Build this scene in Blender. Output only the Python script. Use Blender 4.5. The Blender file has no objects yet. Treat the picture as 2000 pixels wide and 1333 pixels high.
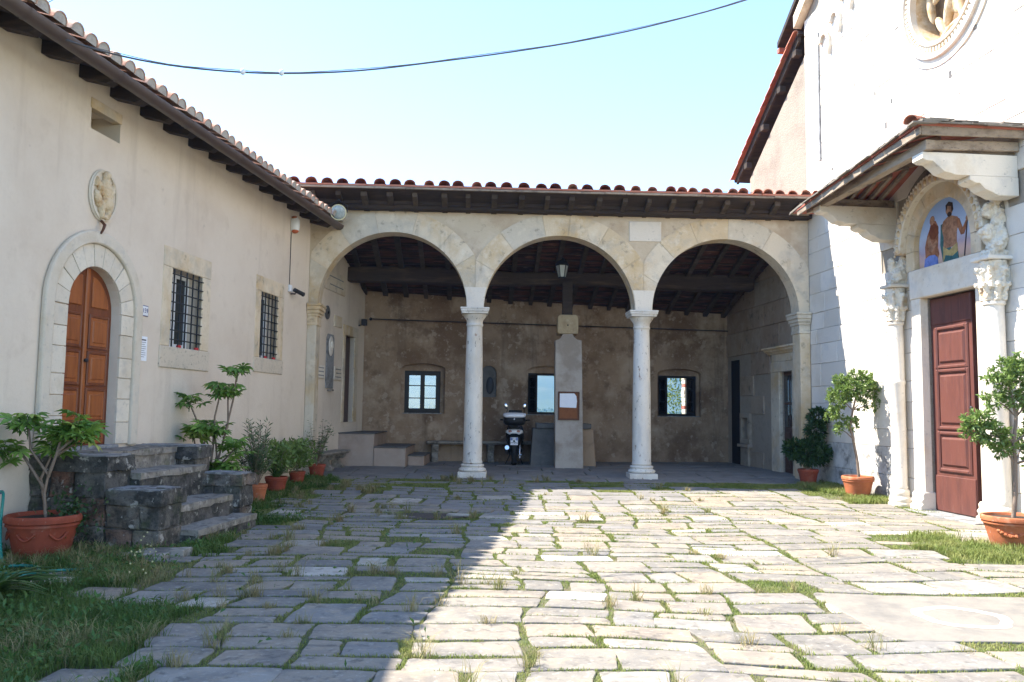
import bpy, bmesh, math, random
import numpy as np
from mathutils import Vector, Matrix, noise as mnoise
random.seed(7); rng = np.random.default_rng(11)
S = bpy.context.scene; C = S.collection
R_ = math.radians

# ------------------------------------------------------------------ camera, sky, sun, exposure
cam_d = bpy.data.cameras.new('camera'); cam = bpy.data.objects.new('camera', cam_d); C.objects.link(cam)
cam_d.sensor_width = 36.0; cam_d.lens = 36.0 * 1614 / 2000; cam_d.clip_start = 0.05; cam_d.clip_end = 20000
_p = math.atan(135 / 1614); _r = 0.013
fw = Vector((0, math.cos(_p), math.sin(_p))); up0 = Vector((0, -math.sin(_p), math.cos(_p))); rt0 = Vector((1, 0, 0))
rt = rt0 * math.cos(_r) + up0 * math.sin(_r); up = up0 * math.cos(_r) - rt0 * math.sin(_r)
m = Matrix((rt, up, -fw)).transposed().to_4x4(); m.translation = (0, 0, 1.5)
cam.matrix_world = m; S.camera = cam

SUN = Vector((-0.755, 0.17, 1.0)).normalized()
el = math.asin(SUN.z); az = math.atan2(SUN.x, SUN.y)
wd = bpy.data.worlds.new('World'); S.world = wd; wd.use_nodes = True
nt = wd.node_tree; bg = nt.nodes['Background']
sky = nt.nodes.new('ShaderNodeTexSky'); sky.sky_type = 'NISHITA'; sky.sun_disc = False
sky.sun_elevation = el; sky.sun_rotation = az; sky.altitude = 100; sky.air_density = 1.0; sky.dust_density = 0.0; sky.ozone_density = 3.0
nt.links.new(sky.outputs[0], bg.inputs[0]); bg.inputs[1].default_value = 0.12
sl = bpy.data.lights.new('sun', 'SUN'); sl.energy = 3.8; sl.angle = R_(0.53); sl.color = (1.0, 0.93, 0.82)
so = bpy.data.objects.new('sun', sl); C.objects.link(so); so.rotation_euler = SUN.to_track_quat('Z', 'Y').to_euler(); so.location = (-20, 5, 30)
S.view_settings.view_transform = 'Standard'; S.view_settings.look = 'None'; S.view_settings.gamma = 1
S.view_settings.exposure = 2.2

# ------------------------------------------------------------------ materials
def lin(c):
    return tuple(c) + (1.0,)
def pmat(name, base, layers=(), rough=0.85, bump=0.0, bscale=30.0, rnd=0.0, ramp=None, stretch=(1, 1, 1), metallic=0.0, spec=0.3, alpha=None, coord='pos', trans=0.0):
    """procedural material: base colour (or a per-object ramp), noise-driven layers (colour, scale, lo, hi, amount), bump"""
    mt = bpy.data.materials.new(name); mt.use_nodes = True
    t = mt.node_tree; N = t.nodes; Lk = t.links; b = N['Principled BSDF']
    b.inputs['Roughness'].default_value = rough; b.inputs['Metallic'].default_value = metallic
    b.inputs['Specular IOR Level'].default_value = spec
    if coord == 'pos':
        src = N.new('ShaderNodeNewGeometry').outputs['Position']
    else:
        src = N.new('ShaderNodeTexCoord').outputs['Object']
    mp = N.new('ShaderNodeMapping'); mp.inputs['Scale'].default_value = stretch; Lk.new(src, mp.inputs[0]); vec = mp.outputs[0]
    oi = N.new('ShaderNodeObjectInfo')
    if ramp:
        cr = N.new('ShaderNodeValToRGB'); cr.color_ramp.interpolation = 'LINEAR'
        e = cr.color_ramp.elements
        e[0].position = ramp[0][0]; e[0].color = lin(ramp[0][1]); e[1].position = ramp[-1][0]; e[1].color = lin(ramp[-1][1])
        for p, c in ramp[1:-1]:
            q = e.new(p); q.color = lin(c)
        Lk.new(oi.outputs['Random'], cr.inputs[0]); col = cr.outputs[0]
    else:
        rgb = N.new('ShaderNodeRGB'); rgb.outputs[0].default_value = lin(base); col = rgb.outputs[0]
    for i, lay in enumerate(layers):
        c, sc, lo, hi, am = lay[:5]; lv = vec
        if len(lay) > 5:
            m2 = N.new('ShaderNodeMapping'); m2.inputs['Scale'].default_value = lay[5]; Lk.new(src, m2.inputs[0]); lv = m2.outputs[0]
        nz = N.new('ShaderNodeTexNoise'); nz.inputs['Scale'].default_value = sc; nz.inputs['Detail'].default_value = 7; nz.inputs['Roughness'].default_value = 0.62
        off = N.new('ShaderNodeVectorMath'); off.operation = 'ADD'; off.inputs[1].default_value = (i * 7.3, i * 3.1, i * 5.7); Lk.new(lv, off.inputs[0])
        Lk.new(off.outputs[0], nz.inputs['Vector'])
        mr = N.new('ShaderNodeMapRange'); mr.inputs[1].default_value = lo; mr.inputs[2].default_value = hi; mr.inputs[3].default_value = 0; mr.inputs[4].default_value = am
        Lk.new(nz.outputs['Fac'], mr.inputs[0])
        mx = N.new('ShaderNodeMix'); mx.data_type = 'RGBA'; Lk.new(mr.outputs[0], mx.inputs[0]); Lk.new(col, mx.inputs[6]); mx.inputs[7].default_value = lin(c)
        col = mx.outputs[2]
    if rnd:
        hs = N.new('ShaderNodeHueSaturation'); mr = N.new('ShaderNodeMapRange'); mr.inputs[3].default_value = 1 - rnd; mr.inputs[4].default_value = 1 + rnd
        Lk.new(oi.outputs['Random'], mr.inputs[0]); Lk.new(mr.outputs[0], hs.inputs['Value']); Lk.new(col, hs.inputs['Color']); col = hs.outputs[0]
    Lk.new(col, b.inputs['Base Color'])
    if bump:
        nz = N.new('ShaderNodeTexNoise'); nz.inputs['Scale'].default_value = bscale; nz.inputs['Detail'].default_value = 8; nz.inputs['Roughness'].default_value = 0.6
        Lk.new(vec, nz.inputs['Vector'])
        bp = N.new('ShaderNodeBump'); bp.inputs['Strength'].default_value = bump; bp.inputs['Distance'].default_value = 0.02
        Lk.new(nz.outputs['Fac'], bp.inputs['Height']); Lk.new(bp.outputs[0], b.inputs['Normal'])
    if trans:
        tr = N.new('ShaderNodeBsdfTranslucent'); Lk.new(col, tr.inputs[0]); ms = N.new('ShaderNodeMixShader'); ms.inputs[0].default_value = trans
        out = N['Material Output']; Lk.new(b.outputs[0], ms.inputs[1]); Lk.new(tr.outputs[0], ms.inputs[2]); Lk.new(ms.outputs[0], out.inputs[0])
    return mt
M = {}
M['plaster'] = pmat('warm_plaster', (0.66, 0.57, 0.465), [((0.52, 0.415, 0.32), 0.6, 0.45, 0.70, 0.6), ((0.68, 0.59, 0.485), 1.9, 0.5, 0.75, 0.6), ((0.45, 0.36, 0.28), 3.0, 0.58, 0.78, 0.5), ((0.56, 0.46, 0.36), 22, 0.5, 0.8, 0.3), ((0.40, 0.32, 0.25), 2.2, 0.56, 0.76, 0.5, (1, 1, .10)), ((0.30, 0.24, 0.19), 9, 0.68, 0.74, 0.5)], rough=0.92, bump=0.25, bscale=9)
M['cream'] = pmat('cream_stone', None, [((0.47, 0.31, 0.13), 0.9, 0.47, 0.66, 0.8), ((0.38, 0.35, 0.30), 2.4, 0.50, 0.66, 0.6), ((0.20, 0.17, 0.13), 7, 0.58, 0.70, 0.65), ((0.72, 0.64, 0.50), 4, 0.52, 0.70, 0.6), ((0.24, 0.19, 0.13), 4, 0.58, 0.74, 0.5, (1, 1, .15))], ramp=[(0, (0.57, 0.45, 0.29)), (0.5, (0.67, 0.56, 0.41)), (1, (0.53, 0.47, 0.37))], rough=0.85, bump=0.45, bscale=18)
M['spandrel'] = pmat('spandrel_plaster', (0.53, 0.44, 0.315), [((0.40, 0.29, 0.19), 1.2, 0.45, 0.65, 0.75), ((0.62, 0.53, 0.40), 3, 0.5, 0.7, 0.6), ((0.27, 0.21, 0.16), 8, 0.6, 0.72, 0.55)], rough=0.9, bump=0.4, bscale=14)
M['marble'] = pmat('white_marble', None, [((0.50, 0.37, 0.22), 1.4, 0.52, 0.70, 0.65), ((0.46, 0.44, 0.41), 3, 0.52, 0.70, 0.55), ((0.22, 0.2, 0.18), 14, 0.62, 0.72, 0.6)], ramp=[(0, (0.62, 0.55, 0.45)), (0.6, (0.72, 0.655, 0.555)), (1, (0.65, 0.60, 0.53))], rough=0.75, bump=0.35, bscale=24)
M['doorstone'] = pmat('pale_door_stone', None, [((0.48, 0.39, 0.27), 1.8, 0.52, 0.70, 0.6), ((0.42, 0.40, 0.37), 5, 0.54, 0.70, 0.5), ((0.3, 0.28, 0.25), 18, 0.6, 0.7, 0.5)], ramp=[(0, (0.60, 0.53, 0.43)), (1, (0.68, 0.61, 0.50))], rough=0.8, bump=0.3, bscale=24)
M['colmarble'] = pmat('worn_column_marble', (0.66, 0.62, 0.55), [((0.46, 0.40, 0.31), 1.8, 0.46, 0.66, 0.7), ((0.47, 0.46, 0.44), 4, 0.48, 0.68, 0.6), ((0.20, 0.10, 0.05), 6, 0.63, 0.67, 0.75), ((0.09, 0.08, 0.07), 17, 0.61, 0.67, 0.75)], rough=0.75, bump=0.45, bscale=24, stretch=(1, 1, .45))
M['ashlar'] = pmat('facade_ashlar', None, [((0.55, 0.47, 0.36), 1.1, 0.52, 0.72, 0.55), ((0.46, 0.45, 0.44), 2.6, 0.54, 0.74, 0.6), ((0.2, 0.18, 0.16), 19, 0.68, 0.78, 0.6)], ramp=[(0, (0.56, 0.51, 0.44)), (0.5, (0.68, 0.63, 0.56)), (1, (0.62, 0.56, 0.47))], rough=0.8, bump=0.3, bscale=24)
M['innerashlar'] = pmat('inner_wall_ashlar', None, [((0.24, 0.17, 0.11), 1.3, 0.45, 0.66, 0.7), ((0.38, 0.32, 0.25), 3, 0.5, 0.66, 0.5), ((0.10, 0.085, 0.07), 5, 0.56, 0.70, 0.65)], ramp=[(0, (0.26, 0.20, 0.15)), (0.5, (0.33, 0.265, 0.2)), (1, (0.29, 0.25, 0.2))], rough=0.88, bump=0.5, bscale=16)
M['mortar'] = pmat('old_mortar', (0.30, 0.26, 0.21), [((0.2, 0.17, 0.14), 6, 0.5, 0.7, 0.5)], rough=0.95, bump=0.3, bscale=40)
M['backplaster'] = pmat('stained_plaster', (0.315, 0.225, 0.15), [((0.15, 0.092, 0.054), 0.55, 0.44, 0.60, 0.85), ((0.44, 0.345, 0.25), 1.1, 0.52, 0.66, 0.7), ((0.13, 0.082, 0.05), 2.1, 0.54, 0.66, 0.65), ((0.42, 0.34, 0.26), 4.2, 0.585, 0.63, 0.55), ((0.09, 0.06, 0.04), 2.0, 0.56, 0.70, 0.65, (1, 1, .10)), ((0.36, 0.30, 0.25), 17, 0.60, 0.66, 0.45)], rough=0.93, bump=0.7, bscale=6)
M['pierplaster'] = pmat('pier_plaster', (0.40, 0.35, 0.30), [((0.25, 0.2, 0.155), 1.1, 0.48, 0.58, 0.7), ((0.48, 0.43, 0.37), 3, 0.5, 0.7, 0.4)], rough=0.92, bump=0.15, bscale=18)
M['stepplaster'] = pmat('step_plaster', (0.36, 0.28, 0.225), [((0.25, 0.19, 0.15), 2, 0.48, 0.7, 0.6), ((0.42, 0.35, 0.29), 5, 0.5, 0.75, 0.5)], rough=0.93, bump=0.3, bscale=15)
M['roughcast'] = pmat('roughcast_plaster', (0.28, 0.235, 0.19), [((0.15, 0.12, 0.095), 1.4, 0.45, 0.7, 0.5), ((0.13, 0.105, 0.085), 30, 0.55, 0.7, 0.6)], rough=0.95, bump=1.0, bscale=26)
M['tile'] = pmat('terracotta_tile', None, [((0.30, 0.24, 0.2), 9, 0.52, 0.7, 0.7), ((0.16, 0.06, 0.04), 5, 0.55, 0.75, 0.5)], ramp=[(0, (0.30, 0.085, 0.05)), (0.5, (0.42, 0.16, 0.10)), (1, (0.38, 0.2, 0.14))], rough=0.88, bump=0.3, bscale=40)
M['paletile'] = pmat('pale_terracotta_tile', None, [((0.42, 0.37, 0.32), 11, 0.5, 0.66, 0.75), ((0.2, 0.13, 0.1), 18, 0.62, 0.75, 0.6)], ramp=[(0, (0.42, 0.22, 0.15)), (0.5, (0.50, 0.30, 0.22)), (1, (0.46, 0.34, 0.27))], rough=0.9, bump=0.3, bscale=40)
M['darktile'] = pmat('dark_tile', None, [((0.09, 0.03, 0.025), 6, 0.45, 0.7, 0.7), ((0.25, 0.2, 0.17), 14, 0.6, 0.75, 0.6)], ramp=[(0, (0.16, 0.04, 0.03)), (0.5, (0.24, 0.07, 0.045)), (1, (0.32, 0.11, 0.07))], rough=0.85, bump=0.3, bscale=40)
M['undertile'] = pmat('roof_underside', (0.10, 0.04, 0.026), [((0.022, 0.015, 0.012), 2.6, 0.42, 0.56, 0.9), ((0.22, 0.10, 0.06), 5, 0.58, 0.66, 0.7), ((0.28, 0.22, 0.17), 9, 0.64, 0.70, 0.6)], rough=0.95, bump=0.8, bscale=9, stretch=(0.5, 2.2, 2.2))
M['redtile'] = pmat('red_flat_tile', None, [((0.12, 0.05, 0.035), 6, 0.5, 0.7, 0.6), ((0.45, 0.36, 0.3), 12, 0.66, 0.76, 0.6)], ramp=[(0, (0.28, 0.07, 0.045)), (1, (0.36, 0.12, 0.08))], rough=0.9, bump=0.3, bscale=30)
M['wood'] = pmat('dark_old_wood', (0.045, 0.032, 0.024), [((0.13, 0.085, 0.055), 3, 0.52, 0.72, 0.6), ((0.02, 0.015, 0.012), 7, 0.5, 0.7, 0.6)], rough=0.85, bump=0.5, bscale=12, stretch=(0.35, 1.5, 2.5), rnd=0.25)
M['rafterwood'] = pmat('old_rafter_wood', (0.07, 0.052, 0.037), [((0.035, 0.025, 0.018), 4, 0.46, 0.64, 0.7), ((0.12, 0.095, 0.07), 7, 0.56, 0.7, 0.6)], rough=0.9, bump=0.6, bscale=12, rnd=0.35)
M['rotwood'] = pmat('weathered_wood', (0.29, 0.23, 0.17), [((0.10, 0.07, 0.05), 3, 0.45, 0.68, 0.75), ((0.36, 0.31, 0.25), 6, 0.55, 0.72, 0.6), ((0.05, 0.035, 0.03), 11, 0.58, 0.7, 0.7)], rough=0.9, bump=0.6, bscale=12, stretch=(1.2, 0.5, 2.5), rnd=0.2)
M['slate'] = pmat('thin_stone_slab', None, [((0.1, 0.085, 0.07), 7, 0.5, 0.7, 0.6), ((0.35, 0.33, 0.28), 14, 0.6, 0.72, 0.6)], ramp=[(0, (0.15, 0.125, 0.1)), (1, (0.25, 0.22, 0.18))], rough=0.9, bump=0.5, bscale=20)
M['gutter'] = pmat('brown_gutter_metal', (0.075, 0.05, 0.04), [((0.12, 0.085, 0.07), 4, 0.5, 0.7, 0.5)], rough=0.45, spec=0.5)
M['paving'] = pmat('grey_paving_slab', None, [((0.125, 0.118, 0.11), 2.6, 0.46, 0.62, 0.6), ((0.30, 0.245, 0.175), 4.2, 0.52, 0.64, 0.6), ((0.075, 0.07, 0.062), 9, 0.56, 0.66, 0.6), ((0.38, 0.36, 0.32), 21, 0.56, 0.68, 0.5), ((0.09, 0.083, 0.075), 3, 0.60, 0.70, 0.5, (.5, 4, 1))], ramp=[(0, (0.155, 0.145, 0.13)), (0.3, (0.215, 0.195, 0.165)), (0.55, (0.265, 0.215, 0.16)), (0.8, (0.20, 0.19, 0.175)), (0.92, (0.34, 0.305, 0.25)), (1, (0.46, 0.42, 0.36))], rough=0.82, bump=0.9, bscale=6)
M['ringslab'] = pmat('ring_slab', (0.215, 0.195, 0.165), [((0.12, 0.115, 0.108), 2.6, 0.46, 0.64, 0.6), ((0.26, 0.23, 0.19), 5, 0.54, 0.68, 0.5)], rough=0.78, bump=0.6, bscale=8)
M['floor'] = pmat('portico_floor_stone', (0.19, 0.18, 0.17), [((0.11, 0.105, 0.1), 2.2, 0.45, 0.64, 0.6), ((0.28, 0.26, 0.23), 5, 0.55, 0.70, 0.5)], rough=0.7, bump=0.5, bscale=8, rnd=0.2)
M['soil'] = pmat('earth', (0.12, 0.105, 0.065), [((0.075, 0.095, 0.035), 2.5, 0.42, 0.56, 0.85), ((0.20, 0.165, 0.115), 9, 0.55, 0.70, 0.6)], rough=1.0, bump=0.8, bscale=30)
M['pit'] = pmat('damp_earth', (0.075, 0.06, 0.048), [((0.04, 0.033, 0.028), 5, 0.45, 0.65, 0.7), ((0.14, 0.12, 0.1), 22, 0.6, 0.72, 0.6)], rough=0.9, bump=0.8, bscale=30)
M['mossy'] = pmat('lichened_masonry', None, [((0.025, 0.025, 0.023), 4, 0.42, 0.58, 0.8), ((0.20, 0.185, 0.16), 6, 0.52, 0.64, 0.6), ((0.40, 0.38, 0.34), 10, 0.60, 0.65, 0.75), ((0.055, 0.07, 0.03), 3, 0.55, 0.68, 0.6), ((0.02, 0.02, 0.019), 28, 0.54, 0.66, 0.6)], ramp=[(0, (0.13, 0.12, 0.108)), (0.45, (0.09, 0.085, 0.078)), (0.8, (0.18, 0.15, 0.12)), (1, (0.20, 0.095, 0.06))], rough=0.95, bump=1.0, bscale=22)
M['lightstone'] = pmat('pale_weathered_stone', (0.25, 0.225, 0.19), [((0.09, 0.082, 0.072), 5, 0.48, 0.62, 0.75), ((0.42, 0.39, 0.35), 9, 0.56, 0.66, 0.6), ((0.09, 0.095, 0.045), 4, 0.56, 0.68, 0.6), ((0.06, 0.055, 0.05), 20, 0.56, 0.66, 0.6)], rough=0.92, bump=0.8, bscale=18)
M['blueslab'] = pmat('blue_grey_slab', (0.25, 0.25, 0.25), [((0.10, 0.10, 0.10), 4, 0.46, 0.62, 0.7), ((0.4, 0.4, 0.38), 12, 0.56, 0.66, 0.6), ((0.05, 0.05, 0.045), 22, 0.57, 0.66, 0.6)], rough=0.88, bump=0.7, bscale=18)
M['doorwood'] = pmat('varnished_wood', (0.31, 0.09, 0.020), [((0.15, 0.036, 0.010), 3, 0.45, 0.66, 0.7), ((0.33, 0.105, 0.028), 5, 0.55, 0.70, 0.6), ((0.12, 0.03, 0.01), 14, 0.58, 0.68, 0.5)], rough=0.42, bump=0.15, bscale=20, stretch=(5, 5, 0.5), spec=0.45)
M['doorframe'] = pmat('varnished_wood_dark', (0.165, 0.043, 0.012), [((0.09, 0.022, 0.008), 3, 0.45, 0.66, 0.7)], rough=0.42, bump=0.15, bscale=20, stretch=(5, 5, 0.5), spec=0.45)
M['churchdoor'] = pmat('maroon_paint', (0.115, 0.040, 0.030), [((0.065, 0.025, 0.022), 2.5, 0.45, 0.66, 0.6), ((0.15, 0.07, 0.058), 7, 0.56, 0.68, 0.5), ((0.05, 0.02, 0.018), 4, 0.55, 0.7, 0.5, (3, 3, .15))], rough=0.5, bump=0.15, bscale=25, stretch=(3, 3, 0.6), spec=0.4)
M['brownpaint'] = pmat('dark_brown_paint', (0.045, 0.016, 0.012), [((0.07, 0.03, 0.02), 5, 0.5, 0.7, 0.6)], rough=0.4, spec=0.5)
M['iron'] = pmat('dark_iron', (0.035, 0.037, 0.042), [((0.08, 0.05, 0.035), 9, 0.58, 0.72, 0.6)], rough=0.55, metallic=0.4)
M['black'] = pmat('black_frame_paint', (0.012, 0.011, 0.012), rough=0.5)
M['void'] = pmat('near_black_shade', (0.012, 0.010, 0.009), rough=1.0)  # near-black; puts the shade of deep openings and holes into the colour
M['red'] = pmat('red_cap', (0.45, 0.03, 0.03), rough=0.5)
M['whitepaint'] = pmat('white_enamel', (0.75, 0.76, 0.78), rough=0.35, spec=0.5)
M['paper'] = pmat('white_paper', (0.78, 0.80, 0.84), [((0.68, 0.7, 0.74), 6, 0.5, 0.7, 0.4)], rough=0.8)
M['ink'] = pmat('dark_ink', (0.03, 0.03, 0.06), rough=0.8)
M['blueink'] = pmat('blue_enamel', (0.03, 0.04, 0.16), rough=0.4)
M['cork'] = pmat('cork_board', (0.22, 0.085, 0.035), [((0.15, 0.05, 0.02), 12, 0.5, 0.7, 0.6)], rough=0.9)
M['boardframe'] = pmat('board_frame_wood', (0.10, 0.04, 0.02), rough=0.6)
M['terracotta'] = pmat('terracotta_pot', (0.42, 0.135, 0.058), [((0.28, 0.08, 0.035), 4, 0.46, 0.64, 0.65), ((0.52, 0.30, 0.20), 6, 0.56, 0.70, 0.6), ((0.50, 0.42, 0.35), 15, 0.62, 0.70, 0.5)], rough=0.85, bump=0.2, bscale=30)
M['darkpot'] = pmat('dark_terracotta_pot', (0.26, 0.056, 0.028), [((0.15, 0.033, 0.018), 4, 0.46, 0.64, 0.65), ((0.32, 0.16, 0.11), 6, 0.57, 0.70, 0.5), ((0.35, 0.27, 0.22), 18, 0.63, 0.70, 0.45)], rough=0.78, bump=0.2, bscale=30)
M['potsoil'] = pmat('potting_soil', (0.05, 0.036, 0.025), rough=1.0, bump=0.8, bscale=60)
M['bark'] = pmat('grey_bark', (0.22, 0.165, 0.125), [((0.12, 0.085, 0.06), 14, 0.5, 0.7, 0.6), ((0.33, 0.27, 0.22), 25, 0.55, 0.7, 0.5)], rough=0.9, bump=0.4, bscale=60)
def leafmat(n, a, b_, sc=9, tr=0.3, rough=0.45):
    return pmat(n, a, [(b_, sc, 0.4, 0.62, 0.9)], rough=rough, spec=0.4, trans=tr)
M['fatsia'] = pmat('glossy_palmate_leaf', None, [((0.08, 0.17, 0.03), 9, 0.45, 0.65, 0.45)], ramp=[(0, (0.11, 0.22, 0.04)), (0.6, (0.21, 0.37, 0.07)), (0.93, (0.29, 0.44, 0.09)), (1, (0.48, 0.46, 0.09))], rough=0.4, spec=0.4, trans=0.3)
M['citrus'] = leafmat('glossy_small_leaf', (0.11, 0.19, 0.038), (0.215, 0.29, 0.085), 14, 0.3, 0.4)
M['darkleaf'] = leafmat('dark_leaf', (0.022, 0.055, 0.016), (0.045, 0.095, 0.025), 12, 0.25)
M['olealeaf'] = leafmat('narrow_grey_leaf', (0.07, 0.125, 0.05), (0.13, 0.185, 0.08), 12, 0.25)
M['strap'] = pmat('strap_leaf', (0.05, 0.11, 0.025), [((0.10, 0.17, 0.04), 7, 0.45, 0.65, 0.8), ((0.30, 0.27, 0.07), 5, 0.66, 0.75, 0.7)], rough=0.4, spec=0.4, trans=0.2)
M['grass'] = pmat('green_grass', (0.085, 0.145, 0.03), [((0.14, 0.20, 0.045), 1.7, 0.42, 0.6, 0.8), ((0.24, 0.23, 0.09), 5, 0.55, 0.68, 0.75), ((0.05, 0.10, 0.02), 9, 0.5, 0.7, 0.6)], rough=0.7, trans=0.3)
M['straw'] = pmat('dry_grass', (0.30, 0.25, 0.12), [((0.16, 0.19, 0.06), 6, 0.46, 0.62, 0.9), ((0.38, 0.33, 0.19), 15, 0.55, 0.7, 0.6)], rough=0.8, trans=0.25)
M['weed'] = pmat('broad_weed_leaf', (0.06, 0.13, 0.03), [((0.11, 0.19, 0.045), 6, 0.46, 0.62, 0.8)], rough=0.6, trans=0.25)
M['jointgrass'] = pmat('joint_grass', (0.17, 0.22, 0.05), [((0.27, 0.28, 0.09), 2.2, 0.42, 0.58, 0.85), ((0.28, 0.25, 0.12), 6, 0.56, 0.68, 0.75), ((0.06, 0.11, 0.025), 9, 0.5, 0.66, 0.6)], rough=0.7, trans=0.35)
M['palesill'] = pmat('pale_sill_stone', (0.57, 0.49, 0.385), [((0.40, 0.355, 0.29), 4, 0.5, 0.66, 0.6), ((0.10, 0.09, 0.08), 22, 0.58, 0.66, 0.6)], rough=0.9, bump=0.4, bscale=20)
M['ashlarlow'] = pmat('damp_stained_ashlar', None, [((0.24, 0.23, 0.22), 2.2, 0.44, 0.62, 0.75), ((0.09, 0.085, 0.08), 6, 0.54, 0.66, 0.7), ((0.62, 0.6, 0.56), 5, 0.56, 0.68, 0.6)], ramp=[(0, (0.46, 0.44, 0.41)), (1, (0.60, 0.58, 0.54))], rough=0.85, bump=0.5, bscale=18)
M['flower'] = pmat('tiny_pale_flower', (0.45, 0.42, 0.22), rough=0.8)
M['treeleaf'] = leafmat('far_tree_leaf', (0.06, 0.11, 0.02), (0.14, 0.18, 0.04), 2, 0.3, 0.6)
M['hill'] = pmat('wooded_slope', (0.035, 0.06, 0.025), [((0.06, 0.085, 0.035), 0.012, 0.42, 0.6, 0.8), ((0.10, 0.11, 0.06), 0.03, 0.56, 0.7, 0.7)], rough=1.0)
M['field'] = pmat('grassy_land', (0.07, 0.09, 0.03), [((0.12, 0.11, 0.05), 0.05, 0.45, 0.65, 0.8)], rough=1.0)
M['glass'] = pmat('window_glass', (0.02, 0.025, 0.03), rough=0.05, spec=0.6)
M['lampglass'] = pmat('ribbed_lamp_glass', (0.32, 0.36, 0.34), [((0.18, 0.2, 0.19), 30, 0.45, 0.6, 0.6)], rough=0.15, spec=0.7)
M['lanternglass'] = pmat('frosted_glass', (0.45, 0.48, 0.47), rough=0.3, spec=0.6)
M['chrome'] = pmat('chrome', (0.7, 0.7, 0.72), rough=0.12, metallic=1.0)
M['plasticblack'] = pmat('black_plastic', (0.008, 0.008, 0.009), rough=0.5, spec=0.25)
M['rubber'] = pmat('tyre_rubber', (0.015, 0.015, 0.016), rough=0.85)
M['scooterpaint'] = pmat('pearl_white_paint', (0.66, 0.66, 0.68), rough=0.2, spec=0.6)
M['smokelens'] = pmat('tail_lamp_lens', (0.35, 0.16, 0.12), rough=0.15, spec=0.6)
M['orange'] = pmat('orange_lens', (0.45, 0.10, 0.03), rough=0.3, spec=0.5)
M['hose'] = pmat('green_hose', (0.01, 0.20, 0.16), rough=0.4, spec=0.5)
M['cable'] = pmat('grey_cable', (0.11, 0.10, 0.10), rough=0.9, spec=0.1)
M['ochre'] = pmat('ochre_stone', (0.40, 0.31, 0.19), [((0.28, 0.20, 0.11), 7, 0.48, 0.68, 0.7), ((0.48, 0.40, 0.28), 12, 0.56, 0.7, 0.6)], rough=0.92, bump=0.7, bscale=30)
M['greystone'] = pmat('grey_basin_stone', (0.12, 0.115, 0.11), [((0.07, 0.066, 0.06), 3, 0.48, 0.68, 0.7), ((0.19, 0.17, 0.15), 6, 0.56, 0.7, 0.5)], rough=0.85, bump=0.4, bscale=20)
M['tanstone'] = pmat('tan_stone', (0.34, 0.25, 0.17), [((0.22, 0.16, 0.11), 4, 0.48, 0.68, 0.7)], rough=0.9, bump=0.4, bscale=20)
M['carved'] = pmat('carved_marble', (0.64, 0.58, 0.48), [((0.45, 0.27, 0.11), 3.5, 0.5, 0.68, 0.85), ((0.3, 0.24, 0.18), 9, 0.58, 0.72, 0.6)], rough=0.8, bump=0.3, bscale=40)
M['relieffield'] = pmat('dark_relief_field', (0.22, 0.15, 0.09), [((0.36, 0.24, 0.13), 5, 0.48, 0.66, 0.7)], rough=0.9, bump=0.5, bscale=20)
M['carvedfig'] = pmat('ochre_stained_marble', (0.60, 0.48, 0.32), [((0.42, 0.25, 0.10), 5, 0.46, 0.66, 0.8), ((0.70, 0.62, 0.5), 9, 0.55, 0.7, 0.6)], rough=0.8, bump=0.2, bscale=40)

# ------------------------------------------------------------------ frames and mesh helpers
class Frame:
    def __init__(s, o, d, n):
        s.o = Vector(o); s.d = Vector(d).normalized(); s.n = Vector(n).normalized()
    def p(s, u, n, z):
        return s.o + s.d * u + s.n * n + Vector((0, 0, z))
XL = -4.1398
L = Frame((XL, 16.6, 0), (-.118, -1, 0), (1, -.118, 0))       # house wall, u towards the camera, n into the court
R = Frame((6.2, 17.0, 0), (.10, -1, 0), (-1, -.10, 0))        # church facade
P = Frame((XL, 16.6, 0), (1, .045, 0), (.045, -1, 0))         # portico front, u to the right, n towards the camera
B = Frame((-3.7, 20.5, 0), (1, .15, 0), (.15, -1, 0))         # portico back wall
W = Frame((0, 0, 0), (1, 0, 0), (0, 1, 0))

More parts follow.
